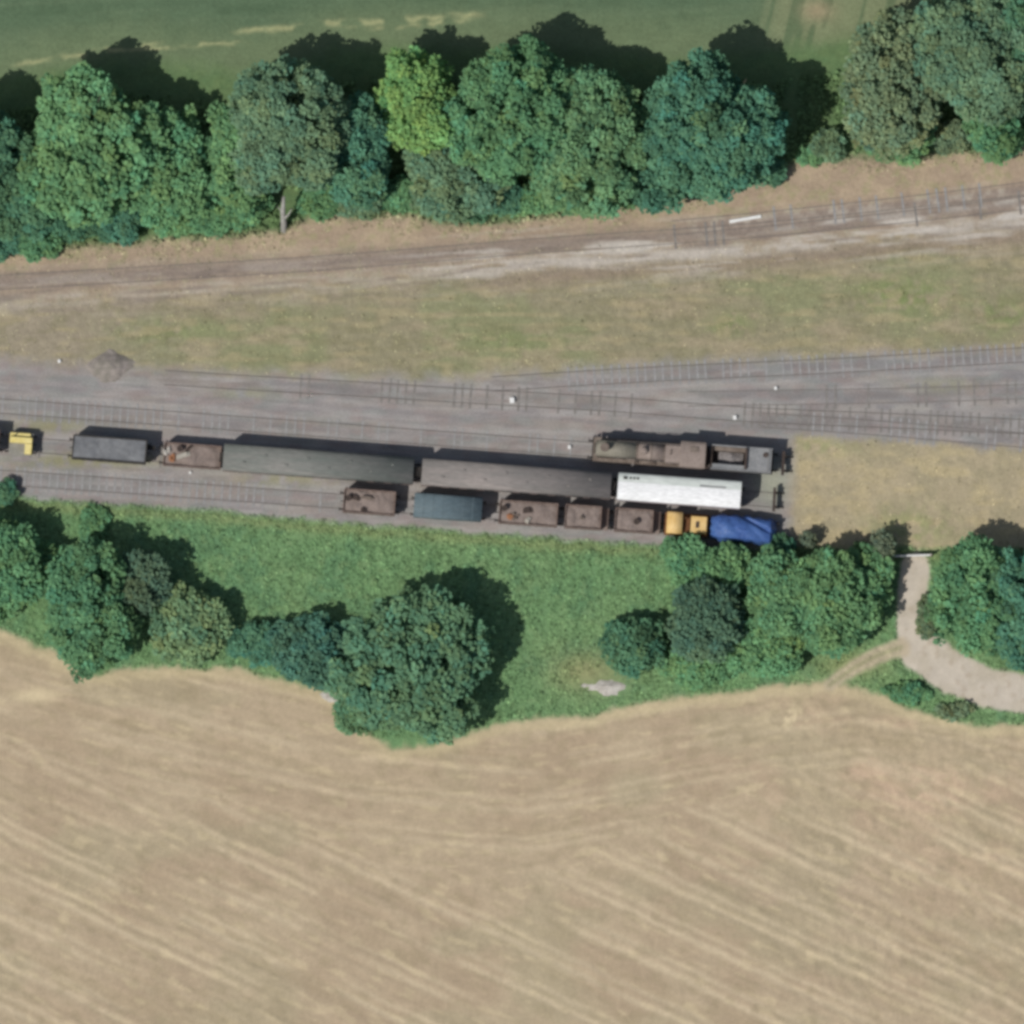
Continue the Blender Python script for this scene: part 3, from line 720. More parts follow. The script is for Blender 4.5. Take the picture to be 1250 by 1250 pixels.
def track(key, label, sl_ranges, sl_mat='wood_sleeper', sl_step=.85, sink=.0, rail_top=.07):
    X, Y = poly_points(key, 1.0)
    root = empty('railway_track', (X[0], Y[0], 0)); tag(root, label, 'railway track', 'railway tracks of the yard')
    dx = np.gradient(X); dy = np.gradient(Y); L = np.hypot(dx, dy); nxn, nyn = -dy / L, dx / L
    for side in (-1, 1):
        v = []; f = []
        for off, z in ((-.036, -.02), (.036, -.02), (.036, rail_top), (-.036, rail_top)):
            o = side * .7525 + off
            v.append(np.stack([X + nxn * o - X[0], Y + nyn * o - Y[0], np.full(len(X), z)], 1))
        v = np.stack(v, 1).reshape(-1, 3); n = len(X)
        for i in range(n - 1):
            for k in range(4):
                f.append((i * 4 + k, i * 4 + (k + 1) % 4, i * 4 + 4 + (k + 1) % 4, i * 4 + 4 + k))
        np_mesh('rail', v, np.array(f), M['rail'], root)
    Xs, Ys = poly_points(key, sl_step)
    ang = np.arctan2(np.gradient(Ys), np.gradient(Xs))
    proto = None; rng = random.Random(hash(key) % 1000 if False else ord(key)); cnt = 0
    for x, y, a in zip(Xs, Ys, ang):
        px = x / PX + 625
        pr = 0
        for lo, hi, p in sl_ranges:
            if lo <= px <= hi: pr = p
        if rng.random() > pr or cnt >= 98 or px < -25 or px > 1275: continue
        cnt += 1
        if proto is None:
            mb = MB(); mb.box(-.125, .125, -1.3, 1.3, -.05, .055, .015)
            o = proto = mb.build('sleeper', M[sl_mat], root)
        else:
            o = proto.copy(); COL.objects.link(o); o.parent = root
        o.location = (x - X[0] + rng.uniform(-.05, .05), y - Y[0], -.012 + rng.uniform(-.03, .0))
        o.rotation_euler = (0, 0, a + rng.uniform(-.02, .02))
    return root

track('B', 'southernmost track beside the green bank, with pale sleepers showing at the left', [(-60, 330, .92), (330, 420, .6)], 'sleeper', .86)
track('A', 'track carrying the two long coaches and the white van', [(35, 90, .25), (180, 205, .5)])
track('C', 'track carrying the steam locomotive, a few pale sleepers showing', [(-60, 200, .9), (200, 720, .5)], 'sleeper', .88)
track('D', 'track curving just above the steam locomotive into the right hand fan', [(360, 800, .5), (900, 1280, .7)])
track('E', 'uppermost track of the fan along the top edge of the ballast yard', [(690, 1280, .85)], 'sleeper', .9)
track('F', 'middle track of the fan at the right, rails nearly buried', [(1000, 1280, .35)], rail_top=.035)
track('G', 'lowest track of the fan at the right, along the sandy meadow', [(960, 1280, .6)], 'sleeper', .9, rail_top=.05)
track('T', 'single track running below the northern hedgerow, deep in brown ballast', [(620, 1280, .12)], rail_top=.035)
track('U', 'siding joining the northern track at the upper right', [(900, 1280, .35)], 'sleeper', .9, rail_top=.035)

# ------------------------------------------------------------------ rolling stock
def line_pose(key, px):
    L = LINES[key]
    xs = [p[0] for p in L]; ys = [p[1] for p in L]
    y = float(np.interp(px, xs, ys)); y2 = float(np.interp(px + 10, xs, ys)); y1 = float(np.interp(px - 10, xs, ys))
    a = math.atan2(-(y2 - y1) * PY, 20 * PX)
    return at(px, y), a

RT = .07                                # rail top
def wheelsets(root, xs, r=.46, mat='wheel'):
    for x in xs:
        mb = MB()
        for s in (-1, 1):
            mb.cyl((x, s * .70, RT + r), (x, s * .82, RT + r), r, r, 24); mb.cyl((x, s * .67, RT + r), (x, s * .70, RT + r), r + .03, r + .03, 24)
        mb.cyl((x, -1.0, RT + r), (x, 1.0, RT + r), .075, .075, 10)
        mb.build('wheelset', M[mat], root, smooth=True)

def buffers(root, L, z=1.05, ends=(-1, 1), y=.87, mat='black_steel'):
    for e in ends:
        for s in (-1, 1):
            mb = MB(); x = e * L / 2
            mb.cyl((x - e * .02, s * y, z), (x + e * .34, s * y, z), .10, .085, 12); mb.cyl((x + e * .34, s * y, z), (x + e * .40, s * y, z), .23, .22, 18)
            mb.build('buffer', M[mat], root)
        mb = MB(); mb.box(min(L / 2 * e, L / 2 * e + .3 * e), max(L / 2 * e, L / 2 * e + .3 * e), -.05, .05, z - .12, z - .02)
        mb.build('coupling_hook', M[mat], root)

def underframe(root, L, W, mat='black_steel', z0=.82, z1=1.10):
    mb = MB()
    for s in (-1, 1): mb.box(-L / 2, L / 2, s * (W / 2 - .28) - .06, s * (W / 2 - .28) + .06, z0, z1)
    for e in (-1, 1): mb.box(e * L / 2 - (.14 if e > 0 else 0), e * L / 2 + (.14 if e < 0 else 0), -W / 2 + .05, W / 2 - .05, z0 - .004, z1 + .004)
    mb.box(-L / 2 + .2, L / 2 - .2, -.5, .5, z0 + .05, z1 - .04)
    mb.build('underframe', M[mat], root)

def vehicle(name, label, cat, key, px, group=None):
    p, a = line_pose(key, px)
    r = empty(name, p, a); tag(r, label, cat, group); return r

def axle_guards(root, xs, W):
    for x in xs:
        for s in (-1, 1):
            mb = MB(); y = s * (W / 2 - .22)
            mb.box(x - .16, x + .16, y - .07, y + .07, .48, .98); mb.box(x - .5, x + .5, y - .03, y + .03, .88, .94)
            mb.build('axle_box', M['black_steel'], root)

# scattered loads: each piece is a thing of its own
def scrap_at(root, name, label, cat, builder, mat, lx, ly, z, rz=0, group=None):
    o = builder().build(name, M[mat])
    c, s = math.cos(root.rotation_euler.z), math.sin(root.rotation_euler.z)
    o.location = root.location + Vector((lx * c - ly * s, lx * s + ly * c, z)); o.rotation_euler = (0, 0, root.rotation_euler.z + rz)
    tag(o, label, cat, group); return o
def drum():
    mb = MB(); mb.cyl((0, 0, 0), (0, 0, .62), .29, .29, 18)
    for z in (.0, .2, .41, .6): mb.cyl((0, 0, z), (0, 0, z + .03), .31, .31, 18)
    return mb
def baulk(L=1.6, w=.26):
    return lambda: MB().box(-L / 2, L / 2, -w / 2, w / 2, 0, .15, .01).box(-L / 2 + .1, L / 2 - .25, -w / 2 + .05, w / 2 + .1, .15, .29, .015)
def rubble(r=.35, seed=1):
    def f():
        mb = MB(); q = random.Random(seed)
        for k in range(7): mb.blob((q.uniform(-r, r), q.uniform(-r, r), q.uniform(.05, .2)), q.uniform(.12, .24), seed + k, 8, 5, .7)
        return mb
    return f

def open_wagon(label, key, px, L, W=2.45, top=2.35, load=2.12, end_strip=False, group='brown open wagons of spoil'):
    r = vehicle('open_wagon', label, 'wagon', key, px, group)
    underframe(r, L, W); wheelsets(r, (-L * .27, L * .27)); axle_guards(r, (-L * .27, L * .27), W); buffers(r, L)
    t = .09; xb0, xb1 = -L / 2 + .03, L / 2 - .03
    if end_strip: xb1 = L / 2 - .75
    for s in (-1, 1):
        mb = MB(); y0, y1 = sorted((s * W / 2, s * (W / 2 - t)))
        mb.box(xb0, xb1, y0, y1, 1.12, top)
        k = 0; x = xb0 + .25
        while x < xb1 - .1:
            yy = sorted((s * W / 2, s * (W / 2 + .06))); mb.box(x - .04, x + .04, yy[0], yy[1], 1.14, top - .02); x += .95
        mb.build('side_panel', M['brown_wagon'], r)
    for x in (xb0, xb1 - t):
        MB().box(x, x + t, -W / 2 + t, W / 2 - t, 1.12, top - .01).build('end_panel', M['brown_wagon'], r)
    MB().box(xb0 + t, xb1 - t, -W / 2 + t, W / 2 - t, 1.105, 1.2).build('floor', M['brown_wagon'], r)
    if end_strip:
        MB().box(xb1 + .03, L / 2, -W / 2 + .05, W / 2 - .05, 1.12, 1.17).build('end_platform', M['rust_load'], r)
        MB().box(L / 2 - .1, L / 2 - .02, -W / 2 + .1, W / 2 - .1, 1.17, 2.0).build('end_rail', M['brown_wagon'], r)
    # the spoil it carries
    gx_ = np.linspace(xb0 + t + .003, xb1 - t - .003, 40); gy_ = np.linspace(-W / 2 + t + .003, W / 2 - t - .003, 18)
    A, B_ = np.meshgrid(gx_, gy_); hgt = load + (fbm(A * 1.1 + px, B_ * 1.1, 5) - .5) * .42 + (fbm(A * 4 + px, B_ * 4, 6) - .5) * .12
    edge = np.minimum(np.minimum(A - gx_[0], gx_[-1] - A), np.minimum(B_ - gy_[0], gy_[-1] - B_)); hgt -= np.exp(-edge / .18) * .12
    ii = np.arange(A.size).reshape(A.shape); q = np.stack([ii[:-1, :-1], ii[:-1, 1:], ii[1:, 1:], ii[1:, :-1]], -1).reshape(-1, 4)
    lo = np_mesh('spoil_load', np.stack([A, B_, hgt], -1).reshape(-1, 3), q, M['rust_load'], r, smooth=True)
    return r, load

S_ = 1 / PX
# --- row A
r = vehicle('open_wagon', 'brown open wagon cut off by the left edge, only its end showing', 'wagon', 'A', -38)
L, W = 6.4, 2.5
underframe(r, L, W); wheelsets(r, (-1.7, 1.7)); buffers(r, L)
for s in (-1, 1): MB().box(-3.2, 3.2, min(s * 1.25, s * 1.16), max(s * 1.25, s * 1.16), 1.12, 2.5).build('side_panel', M['brown_wagon'], r)
for x in (-3.2, 3.11): MB().box(x, x + .09, -1.16, 1.16, 1.12, 2.48).build('end_panel', M['brown_wagon'], r)
MB().box(-3.1, 3.1, -1.16, 1.16, 1.105, 1.2).build('floor', M['rust_load'], r)

# yellow trolley
r = vehicle('rail_trolley', 'small pale yellow rail trolley with a grey deck near the left edge', 'rail trolley', 'A', 26)
L, W = 2.5, 2.3
underframe(r, L, W); wheelsets(r, (-.75, .75), .36); buffers(r, L, .95)
MB().box(-1.25, 1.25, -1.15, 1.15, 1.12, 1.24).build('deck', M['grey_deck'], r)
MB().box(-1.2, 1.15, .02, .62, 1.24, 2.05).box(-1.2, .95, .62, 1.1, 1.24, 1.6).build('engine_housing', M['pale_yellow'], r, .04)
MB().box(.42, 1.18, -1.12, .0, 1.24, 1.95, .03).build('tool_locker', M['pale_yellow'], r, .03)
MB().cyl((-.7, .8, 1.6), (-.7, .8, 2.15), .07, .06, 10).build('exhaust_pipe', M['black_steel'], r)

# grey sheeted wagon
r = vehicle('sheeted_wagon', 'grey sheeted wagon with a dark frame, right of the yellow trolley', 'wagon', 'A', 134)
L, W = 7.8, 2.5
underframe(r, L, W); wheelsets(r, (-2.1, 2.1)); axle_guards(r, (-2.1, 2.1), W); buffers(r, L)
mb = MB()
for s in (-1, 1):
    mb.box(-3.9, 3.9, min(s * 1.25, s * 1.12), max(s * 1.25, s * 1.12), 1.12, 2.72)
    for x in np.arange(-3.6, 3.7, .9): mb.box(x - .05, x + .05, min(s * 1.25, s * 1.30), max(s * 1.25, s * 1.30), 1.14, 2.66)
mb.build('side_panel', M['dark_frame'], r)
for x in (-3.9, 3.77): MB().box(x, x + .13, -1.12, 1.12, 1.12, 2.718).build('end_panel', M['dark_frame'], r)
gx_ = np.linspace(-3.765, 3.765, 50); gy_ = np.linspace(-1.115, 1.115, 18); A, B_ = np.meshgrid(gx_, gy_)
hh = 2.66 + (fbm(A * .9, B_ * 1.4, 12) - .5) * .2 - .05 * np.abs(np.sin(A * 1.75)) * .5
ii = np.arange(A.size).reshape(A.shape); q = np.stack([ii[:-1, :-1], ii[:-1, 1:], ii[1:, 1:], ii[1:, :-1]], -1).reshape(-1, 4)
np_mesh('cover_sheet', np.stack([A, B_, hh], -1).reshape(-1, 3), q, M['grey_sheet'], r, smooth=True)
MB().box(3.9, 4.75, .35, .75, 1.15, 1.5).build('coupling_gear', M['black_steel'], r)

# brown wagon with scrap at its left end
def scrap_set(r, z, items):
    for it in items: scrap_at(r, *it)
r1, z = open_wagon('brown wagon strewn with mixed scrap, between the grey sheeted wagon and the green roofed coach', 'A', 235, 6.1, 2.45, 2.15, 1.95)
w = 'in the wagon beside the green roofed coach'
scrap_at(r1, 'steel_drum', 'dark steel drum ' + w, 'drum', drum, 'scrap_dark', -1.35, .62, z - .05)
scrap_at(r1, 'timber_baulk', 'short dark timber baulk ' + w, 'timber', baulk(.9), 'scrap_dark', -.45, .65, z + .05, .9)
scrap_at(r1, 'rubble_pile', 'orange rusty scrap pile ' + w, 'scrap', rubble(.32, 3), 'scrap_orange', -2.1, -.35, z + .0)
scrap_at(r1, 'timber_baulk', 'pale timber baulk lying across the brown wagon beside the green roofed coach', 'timber', baulk(1.5, .4), 'scrap_pale', -.95, -.1, z + .05, .4)
scrap_at(r1, 'rubble_pile', 'pale rubble pile in the brown wagon beside the green roofed coach', 'rubble', rubble(.4, 9), 'pale_rubble', -2.6, .35, z + .0)

# coaches
def coach(label, key, px, roofmat, L=20.0, group='long coaches'):
    r = vehicle('railway_coach', label, 'coach', key, px, group)
    W = 2.78
    # body side profile with tumblehome
    prof = [(-1.28, 1.15), (1.28, 1.15), (1.38, 1.6), (1.39, 2.4), (1.33, 3.1), (-1.33, 3.1), (-1.39, 2.4), (-1.38, 1.6)]
    body = MB().prism_x(prof, -L / 2, L / 2).build('body', M['coach_body'], r)
    n = 16; arc = [(1.42 * math.cos(math.pi * k / n), 3.105 + .68 * math.sin(math.pi * k / n) ** .85) for k in range(n + 1)]
    roof = MB().prism_x(arc, -L / 2 - .02, L / 2 + .02).build('roof', M[roofmat], r, smooth=True)
    for e in (-1, 1):
        MB().box(min(e * L / 2, e * (L / 2 + .06)), max(e * L / 2, e * (L / 2 + .06)), -1.2, 1.2, 1.2, 3.05).build('end_wall', M['coach_end'], r)
        MB().box(min(e * (L / 2 + .06), e * (L / 2 + .42)), max(e * (L / 2 + .06), e * (L / 2 + .42)), -.46, .46, 1.2, 3.2).build('gangway', M['black_steel'], r)
    x = -L / 2 + 1.6
    while x < L / 2 - 1:
        for s in (-1, 1):
            y0, y1 = sorted((s * 1.385, s * 1.402)); MB().box(x - .55, x + .55, y0, y1, 2.05, 2.75).build('window', M['glass'], body)
        x += 1.86
    for k, x in enumerate(np.linspace(-L / 2 + 2.2, L / 2 - 2.2, 8)):
        s = .42 if k % 2 else -.42
        MB().box(x - .17, x + .17, s - .12, s + .12, 3.70, 3.86, .03).build('roof_vent', M[roofmat], roof)
    for s in (-.95, .95): MB().box(-L / 2 + .05, L / 2 - .05, s - .018, s + .018, 3.50, 3.56).build('rain_strip', M[roofmat], roof)
    for bx in (-L * .35, L * .35):
        MB().box(bx - 1.7, bx + 1.7, -1.08, -.94, .45, .85).box(bx - 1.7, bx + 1.7, .94, 1.08, .45, .85).box(bx - .2, bx + .2, -.94, .94, .5, .8).build('bogie_frame', M['black_steel'], r)
        wheelsets(r, (bx - 1.28, bx + 1.28))
    MB().box(-2.6, -.4, -1.1, 1.1, .5, 1.14).box(.6, 2.8, -1.0, 1.0, .55, 1.14).build('underframe_gear', M['black_steel'], r)
    buffers(r, L + .2, 1.05)
    return r
coach('long coach with a weathered green grey roof, left of the pink grey one', 'A', 389, 'coach_roof_green')
coach('long coach with a weathered pink grey roof, coupled left of the white van', 'A', 630.5, 'coach_roof_pink', 19.9)

# white van
r = vehicle('white_van', 'bright white bogie van between the pink grey coach and the buffer stop', 'van', 'A', 829)
L = 12.9
underframe(r, L, 2.6)
for bx in (-4.3, 4.3):
    MB().box(bx - 1.4, bx + 1.4, -1.05, -.92, .45, .85).box(bx - 1.4, bx + 1.4, .92, 1.05, .45, .85).build('bogie_frame', M['black_steel'], r)
    wheelsets(r, (bx - .95, bx + .95))
buffers(r, L)
vbody = MB().box(-L / 2, L / 2, -1.36, 1.36, 1.12, 3.30).build('body', M['mauve_side'], r)
n = 14; R0 = 3.303
arc = [(1.44 * math.cos(math.pi * k / n), R0 + .50 * math.sin(math.pi * k / n) ** .8) for k in range(n + 1)]
main = [p for p in arc if p[0] <= .52]; north = [p for p in arc if p[0] >= .38]
ydiv = .46; zdiv = R0 + .50 * (1 - (ydiv / 1.44) ** 2) ** .4
am = [(-.0 + ydiv, R0), (ydiv, zdiv)] + [p for p in arc if p[0] < ydiv]
MB().prism_x(am[::-1][::-1], -L / 2 - .03, L / 2 + .03).build('roof', M['white_paint'], r)
an = [p for p in arc if p[0] > ydiv + .004] + [(ydiv + .004, zdiv - .002), (ydiv + .004, R0)]
vedge = MB().prism_x(an, -L / 2 - .028, L / 2 + .028).build('shaded_roof_side', M['white_shade'], r)  # north third of the roof, its turn from the sun put into the colour
for (x, y, wd, ln_) in ((-5.75, .88, .30, .42), (-5.2, .90, .22, .26), (-4.82, .90, .26, .20), (-4.45, .90, .22, .28)):
    zz = R0 + .50 * (1 - (y / 1.44) ** 2) ** .4
    MB().box(x - ln_ / 2, x + ln_ / 2, y - wd / 2, y + wd / 2, zz - .1, zz + .09, .02).build('roof_vent', M['black_steel'], vedge)
zz = R0 + .50 * (1 - (.62 / 1.44) ** 2) ** .4
MB().box(2.1, 4.9, .50, .74, zz - .10, zz + .045, .03).build('roof_duct', M['tender_grey'], vedge)
for s in (-1, 1):
    for x in (-3.2, 3.2):
        y0, y1 = sorted((s * 1.36, s * 1.385)); MB().box(x - .95, x + .95, y0, y1, 1.2, 3.2).build('door', M['mauve_side'], vbody)

# --- row C: steam locomotive with its tender (front faces west)
r = vehicle('steam_locomotive', 'unpainted steam locomotive on the track above the white van', 'locomotive', 'C', 840, )
X_ = lambda px: (px - 840) * PX
ZB, RB = 2.72, .82
mb = MB(); mb.cyl((X_(729), 0, ZB), (X_(777), 0, ZB), RB + .04, RB + .04, 30); mb.cyl((X_(727), 0, ZB), (X_(729), 0, ZB), RB * .92, RB + .02, 30)
mb.build('smokebox', M['primer_olive'], r, smooth=True)
MB().cyl((X_(725.5), 0, ZB), (X_(727), 0, ZB), RB * .66, RB * .72, 24).build('smokebox_door', M['black_steel'], r)
mb = MB(); mb.cyl((X_(777.5), 0, ZB), (X_(812), 0, ZB), RB, RB + .07, 30)
mb.build('boiler', M['primer_pink'], r, smooth=True)
for px in (777, 795, 811): MB().cyl((X_(px) - .05, 0, ZB), (X_(px) + .05, 0, ZB), RB + .10, RB + .10, 30).build('boiler_band', M['rusty_plate'], r)
prof = [(-1.0, 1.5), (1.0, 1.5), (1.06, 2.6), (1.0, 3.35), (.72, 3.62), (-.72, 3.62), (-1.0, 3.35), (-1.06, 2.6)]
MB().prism_x(prof, X_(812), X_(833)).build('firebox', M['primer_pink'], r, .05)
mb = MB(); mb.cyl((X_(738), 0, ZB + RB - .1), (X_(738), 0, ZB + RB + .12), .42, .29, 20); mb.cyl((X_(738), 0, ZB + RB + .1), (X_(738), 0, 4.3), .33, .38, 20); mb.cyl((X_(738), 0, 4.28), (X_(738), 0, 4.42), .48, .45, 20)
mb.build('chimney', M['rusty_plate'], r, smooth=True)
mb = MB(); mb.cyl((X_(786), 0, ZB + RB - .1), (X_(786), 0, ZB + RB + .28), .42, .38, 20); mb.blob((X_(786), 0, ZB + RB + .26), .37, 5, 18, 8, .7)
mb.build('dome', M['primer_pink'], r, smooth=True)
mb = MB()
for y in (-.16, .16): mb.cyl((X_(818), y, 3.6), (X_(818), y, 3.95), .09, .07, 10)
mb.build('safety_valve', M['rusty_plate'], r)
MB().box(X_(724), X_(833), -1.28, -.86, 1.42, 1.50).box(X_(724), X_(833), .86, 1.28, 1.42, 1.50).box(X_(724), X_(729), -.855, .855, 1.3, 1.498).build('running_plate', M['rusty_plate'], r)
MB().box(X_(730), X_(862), -.60, -.52, .85, 1.55).box(X_(730), X_(862), .52, .60, .85, 1.55).build('frame', M['black_steel'], r)
MB().box(X_(722.5), X_(723.9), -1.25, 1.25, .80, 1.30).build('buffer_beam', M['black_steel'], r)
for s in (-1, 1):
    mb = MB(); mb.cyl((X_(722.5), s * .87, 1.05), (X_(718.5), s * .87, 1.05), .11, .09, 12); mb.cyl((X_(718.5), s * .87, 1.05), (X_(717.6), s * .87, 1.05), .24, .23, 18); mb.build('buffer', M['black_steel'], r)
    MB().cyl((X_(739), s * 1.02, .95), (X_(753), s * 1.02, .95), .30, .30, 18).build('cylinder', M['black_steel'], r)
    MB().box(X_(753), X_(822), s * 1.02 - .04, s * 1.02 + .04, .88, .98).build('connecting_rod', M['rail'], r)
    MB().box(X_(764), X_(775), s * 1.07 - .22, s * 1.07 + .22, 1.50, 1.90).build('sand_box', M['rusty_plate'], r)
    MB().tube([(X_(745), s * .88, 2.9), (X_(812), s * .96, 2.95)], [.03, .03], 6).build('handrail', M['rail'], r)
wheelsets(r, (X_(736), X_(754)), .46); wheelsets(r, (X_(770), X_(792), X_(816)), .82)
# splashers over the drivers
for px in (770, 792, 816):
    for s in (-1, 1):
        n = 10; pr = [(X_(px) + .95 * math.cos(math.pi * k / n), 1.30 + .62 * math.sin(math.pi * k / n)) for k in range(n + 1)]
        y0, y1 = sorted((s * .92, s * 1.18)); vs = [(x, y0, z_) for x, z_ in pr] + [(x, y1, z_) for x, z_ in pr]; m = n + 1
        fs = [(k, k + 1, m + k + 1, m + k) for k in range(n)] + [tuple(range(m)), tuple(range(2 * m - 1, m - 1, -1)), (n, 0, m, 2 * m - 1)]
        MB().add(vs, fs).build('splasher', M['rusty_plate'], r)
# cab
for s in (-1, 1):
    y0, y1 = sorted((s * 1.26, s * 1.32)); MB().box(X_(833), X_(858), y0, y1, 1.40, 2.25).box(X_(833), X_(839), y0, y1, 2.25, 3.2).box(X_(851), X_(858), y0, y1, 2.25, 3.2).build('cab_side', M['primer_pink'], r)
MB().box(X_(833), X_(833) + .06, -1.255, 1.255, 1.40, 3.3).build('cab_front', M['primer_pink'], r)
n = 12; top = [(1.40 * math.cos(math.pi * k / n), 3.2 + .55 * math.sin(math.pi * k / n) ** .9) for k in range(n + 1)]; low = [(p[0] * .95, p[1] - .06) for p in top][::-1]
vs0 = top + low; m = len(vs0); x0, x1 = X_(830), X_(861)
croof = MB().add([(x0, y, z_) for y, z_ in vs0] + [(x1, y, z_) for y, z_ in vs0],
         [(k, (k + 1) % m, m + (k + 1) % m, m + k) for k in range(m)] + [(k, k + 1, m - 2 - k, m - 1 - k) for k in range(n)] + [(m + k, m + m - 1 - k, m + m - 2 - k, m + k + 1) for k in range(n)]).build('cab_roof', M['primer_pink'], r)
MB().box(X_(842), X_(852), .25, .75, 3.68, 3.80).build('roof_hatch', M['rusty_plate'], croof)
MB().box(X_(833), X_(866), -1.2, 1.2, 1.30, 1.38).build('cab_floor', M['scrap_dark'], r)
# tender
td = empty('tender', r.location, r.rotation_euler.z); tag(td, 'grey tender with an open coal space coupled behind the steam locomotive', 'tender')
tx0, tx1 = X_(867), X_(944)
MB().box(tx0, tx1, -1.30, 1.30, 1.12, 1.24).build('frame', M['black_steel'], td)
for s in (-1, 1):
    y0, y1 = sorted((s * 1.28, s * 1.16)); MB().box(tx0 + .1, tx1 - .15, y0, y1, 1.243, 2.95).build('tank_side', M['tender_grey'], td)
    y0, y1 = sorted((s * 1.155, s * .72)); MB().box(tx0 + .25, X_(912), y0, y1, 1.243, 2.30 if s > 0 else 2.86).build('tank_wing', M['rusty_plate'] if s > 0 else M['tender_grey'], td)
tank = MB().box(X_(912), tx1 - .2, -1.155, 1.155, 1.243, 2.90).build('tank', M['tender_grey'], td)
MB().box(X_(909), X_(912) - .003, -1.1, 1.1, 1.243, 3.25).build('coal_bulkhead', M['scrap_dark'], td)
MB().box(tx0 + .1, tx0 + .2, -1.15, 1.15, 1.243, 2.7).build('front_plate', M['scrap_dark'], td)
gx_ = np.linspace(X_(877), X_(907), 26); gy_ = np.linspace(-.66, .66, 20); A, B_ = np.meshgrid(gx_, gy_)
hh = 1.5 + (fbm(A * 2, B_ * 2, 33) - .5) * .3 + .55 * np.exp(-((A - X_(893)) / .9) ** 2 - ((B_ + 0) / .6) ** 2)
ii = np.arange(A.size).reshape(A.shape); q = np.stack([ii[:-1, :-1], ii[:-1, 1:], ii[1:, 1:], ii[1:, :-1]], -1).reshape(-1, 4)
np_mesh('coal_heap', np.stack([A, B_, hh], -1).reshape(-1, 3), q, M['coal'], td, smooth=True)
MB().box(tx0 + .22, X_(909) - .003, -.715, .715, 1.243, 1.36).build('coal_floor', M['scrap_dark'], td)
MB().cyl((X_(934), .55, 2.9), (X_(934), .55, 3.06), .27, .27, 18).build('filler_cap', M['scrap_dark'], tank)
MB().tube([(X_(938), -1.1, 2.9), (X_(938), -1.1, 3.2), (X_(938), 1.1, 3.2), (X_(938), 1.1, 2.9)], [.03] * 4, 6).build('handrail', M['rail'], td)
wheelsets(td, (X_(880), X_(904), X_(929)), .56)
for px in (880, 904, 929):
    for s in (-1, 1): MB().box(X_(px) - .2, X_(px) + .2, s * 1.1 - .07, s * 1.1 + .07, .5, 1.118).build('axle_box', M['black_steel'], td)
for s in (-1, 1):
    mb = MB(); mb.cyl((tx1, s * .87, 1.05), (tx1 + .36, s * .87, 1.05), .11, .09, 12); mb.cyl((tx1 + .36, s * .87, 1.05), (tx1 + .42, s * .87, 1.05), .24, .23, 18); mb.build('buffer', M['black_steel'], td)

# buffer stops
def buffer_stop(label, key, px, mat):
    p, a = line_pose(key, px); b = empty('buffer_stop', p, a); tag(b, label, 'buffer stop')
    MB().box(-.15, .15, -1.25, 1.25, .78, 1.25).build('buffer_beam', M[mat], b)
    for s in (-1, 1):
        MB().box(.155, .32, s * .75 - .09, s * .75 + .09, -.05, 1.3).build('post', M['black_steel'], b)
        MB().tube([(.3, s * .75, .95), (1.0, s * .75, .05)], [.07, .07], 6).build('stay', M['black_steel'], b)
buffer_stop('dark buffer stop at the end of the track carrying the white van', 'A', 945, 'scrap_dark')
buffer_stop('dark buffer stop right behind the tender', 'C', 956, 'scrap_dark')

# --- row B
r2, z = open_wagon('brown wagon with dark scrap along its left half, leftmost on the lower track', 'B', 451, 5.5, 2.5, 2.4, 2.2)
w = 'in the lower track\'s leftmost brown wagon'
scrap_at(r2, 'steel_drum', 'dark steel drum nearest the left end ' + w, 'drum', drum, 'scrap_dark', -2.2, .25, z - .1)
scrap_at(r2, 'timber_baulk', 'dark timber baulk beside the drum ' + w, 'timber', baulk(.9, .4), 'scrap_dark', -1.45, .3, z + .02, -.3)
scrap_at(r2, 'timber_baulk', 'long thin rusty baulk lying lengthways ' + w, 'timber', baulk(1.3, .18), 'rusty_plate', -.2, .38, z + .06, -.05)
scrap_at(r2, 'timber_baulk', 'dark timber baulk by the south side ' + w, 'timber', baulk(.6, .35), 'scrap_dark', -.55, -.9, z - .02, .2)
# blue grey covered wagon
r = vehicle('covered_wagon', 'blue grey roofed covered wagon between two brown wagons on the lower track', 'wagon', 'B', 547)
L = 7.0
underframe(r, L, 2.5); wheelsets(r, (-1.9, 1.9)); axle_guards(r, (-1.9, 1.9), 2.5); buffers(r, L)
cbody = MB().box(-L / 2, L / 2, -1.22, 1.22, 1.12, 2.6).build('body', M['blue_grey'], r)
n = 14; arc = [(1.3 * math.cos(math.pi * k / n), 2.603 + .38 * math.sin(math.pi * k / n) ** .8) for k in range(n + 1)]
croof2 = MB().prism_x(arc, -L / 2 - .08, L / 2 + .08).build('roof', M['blue_grey'], r, smooth=True)
for x in np.linspace(-L / 2 + .9, L / 2 - .9, 6): MB().prism_x([(y * 1.004, z_ + .022) for y, z_ in arc], x - .035, x + .035).build('roof_rib', M['blue_grey'], croof2)
for s in (-1, 1):
    for x in (-.8, .8):
        y0, y1 = sorted((s * 1.22, s * 1.25)); MB().box(x - .76, x + .76, y0, y1, 1.16, 2.55).build('door', M['blue_grey'], cbody)

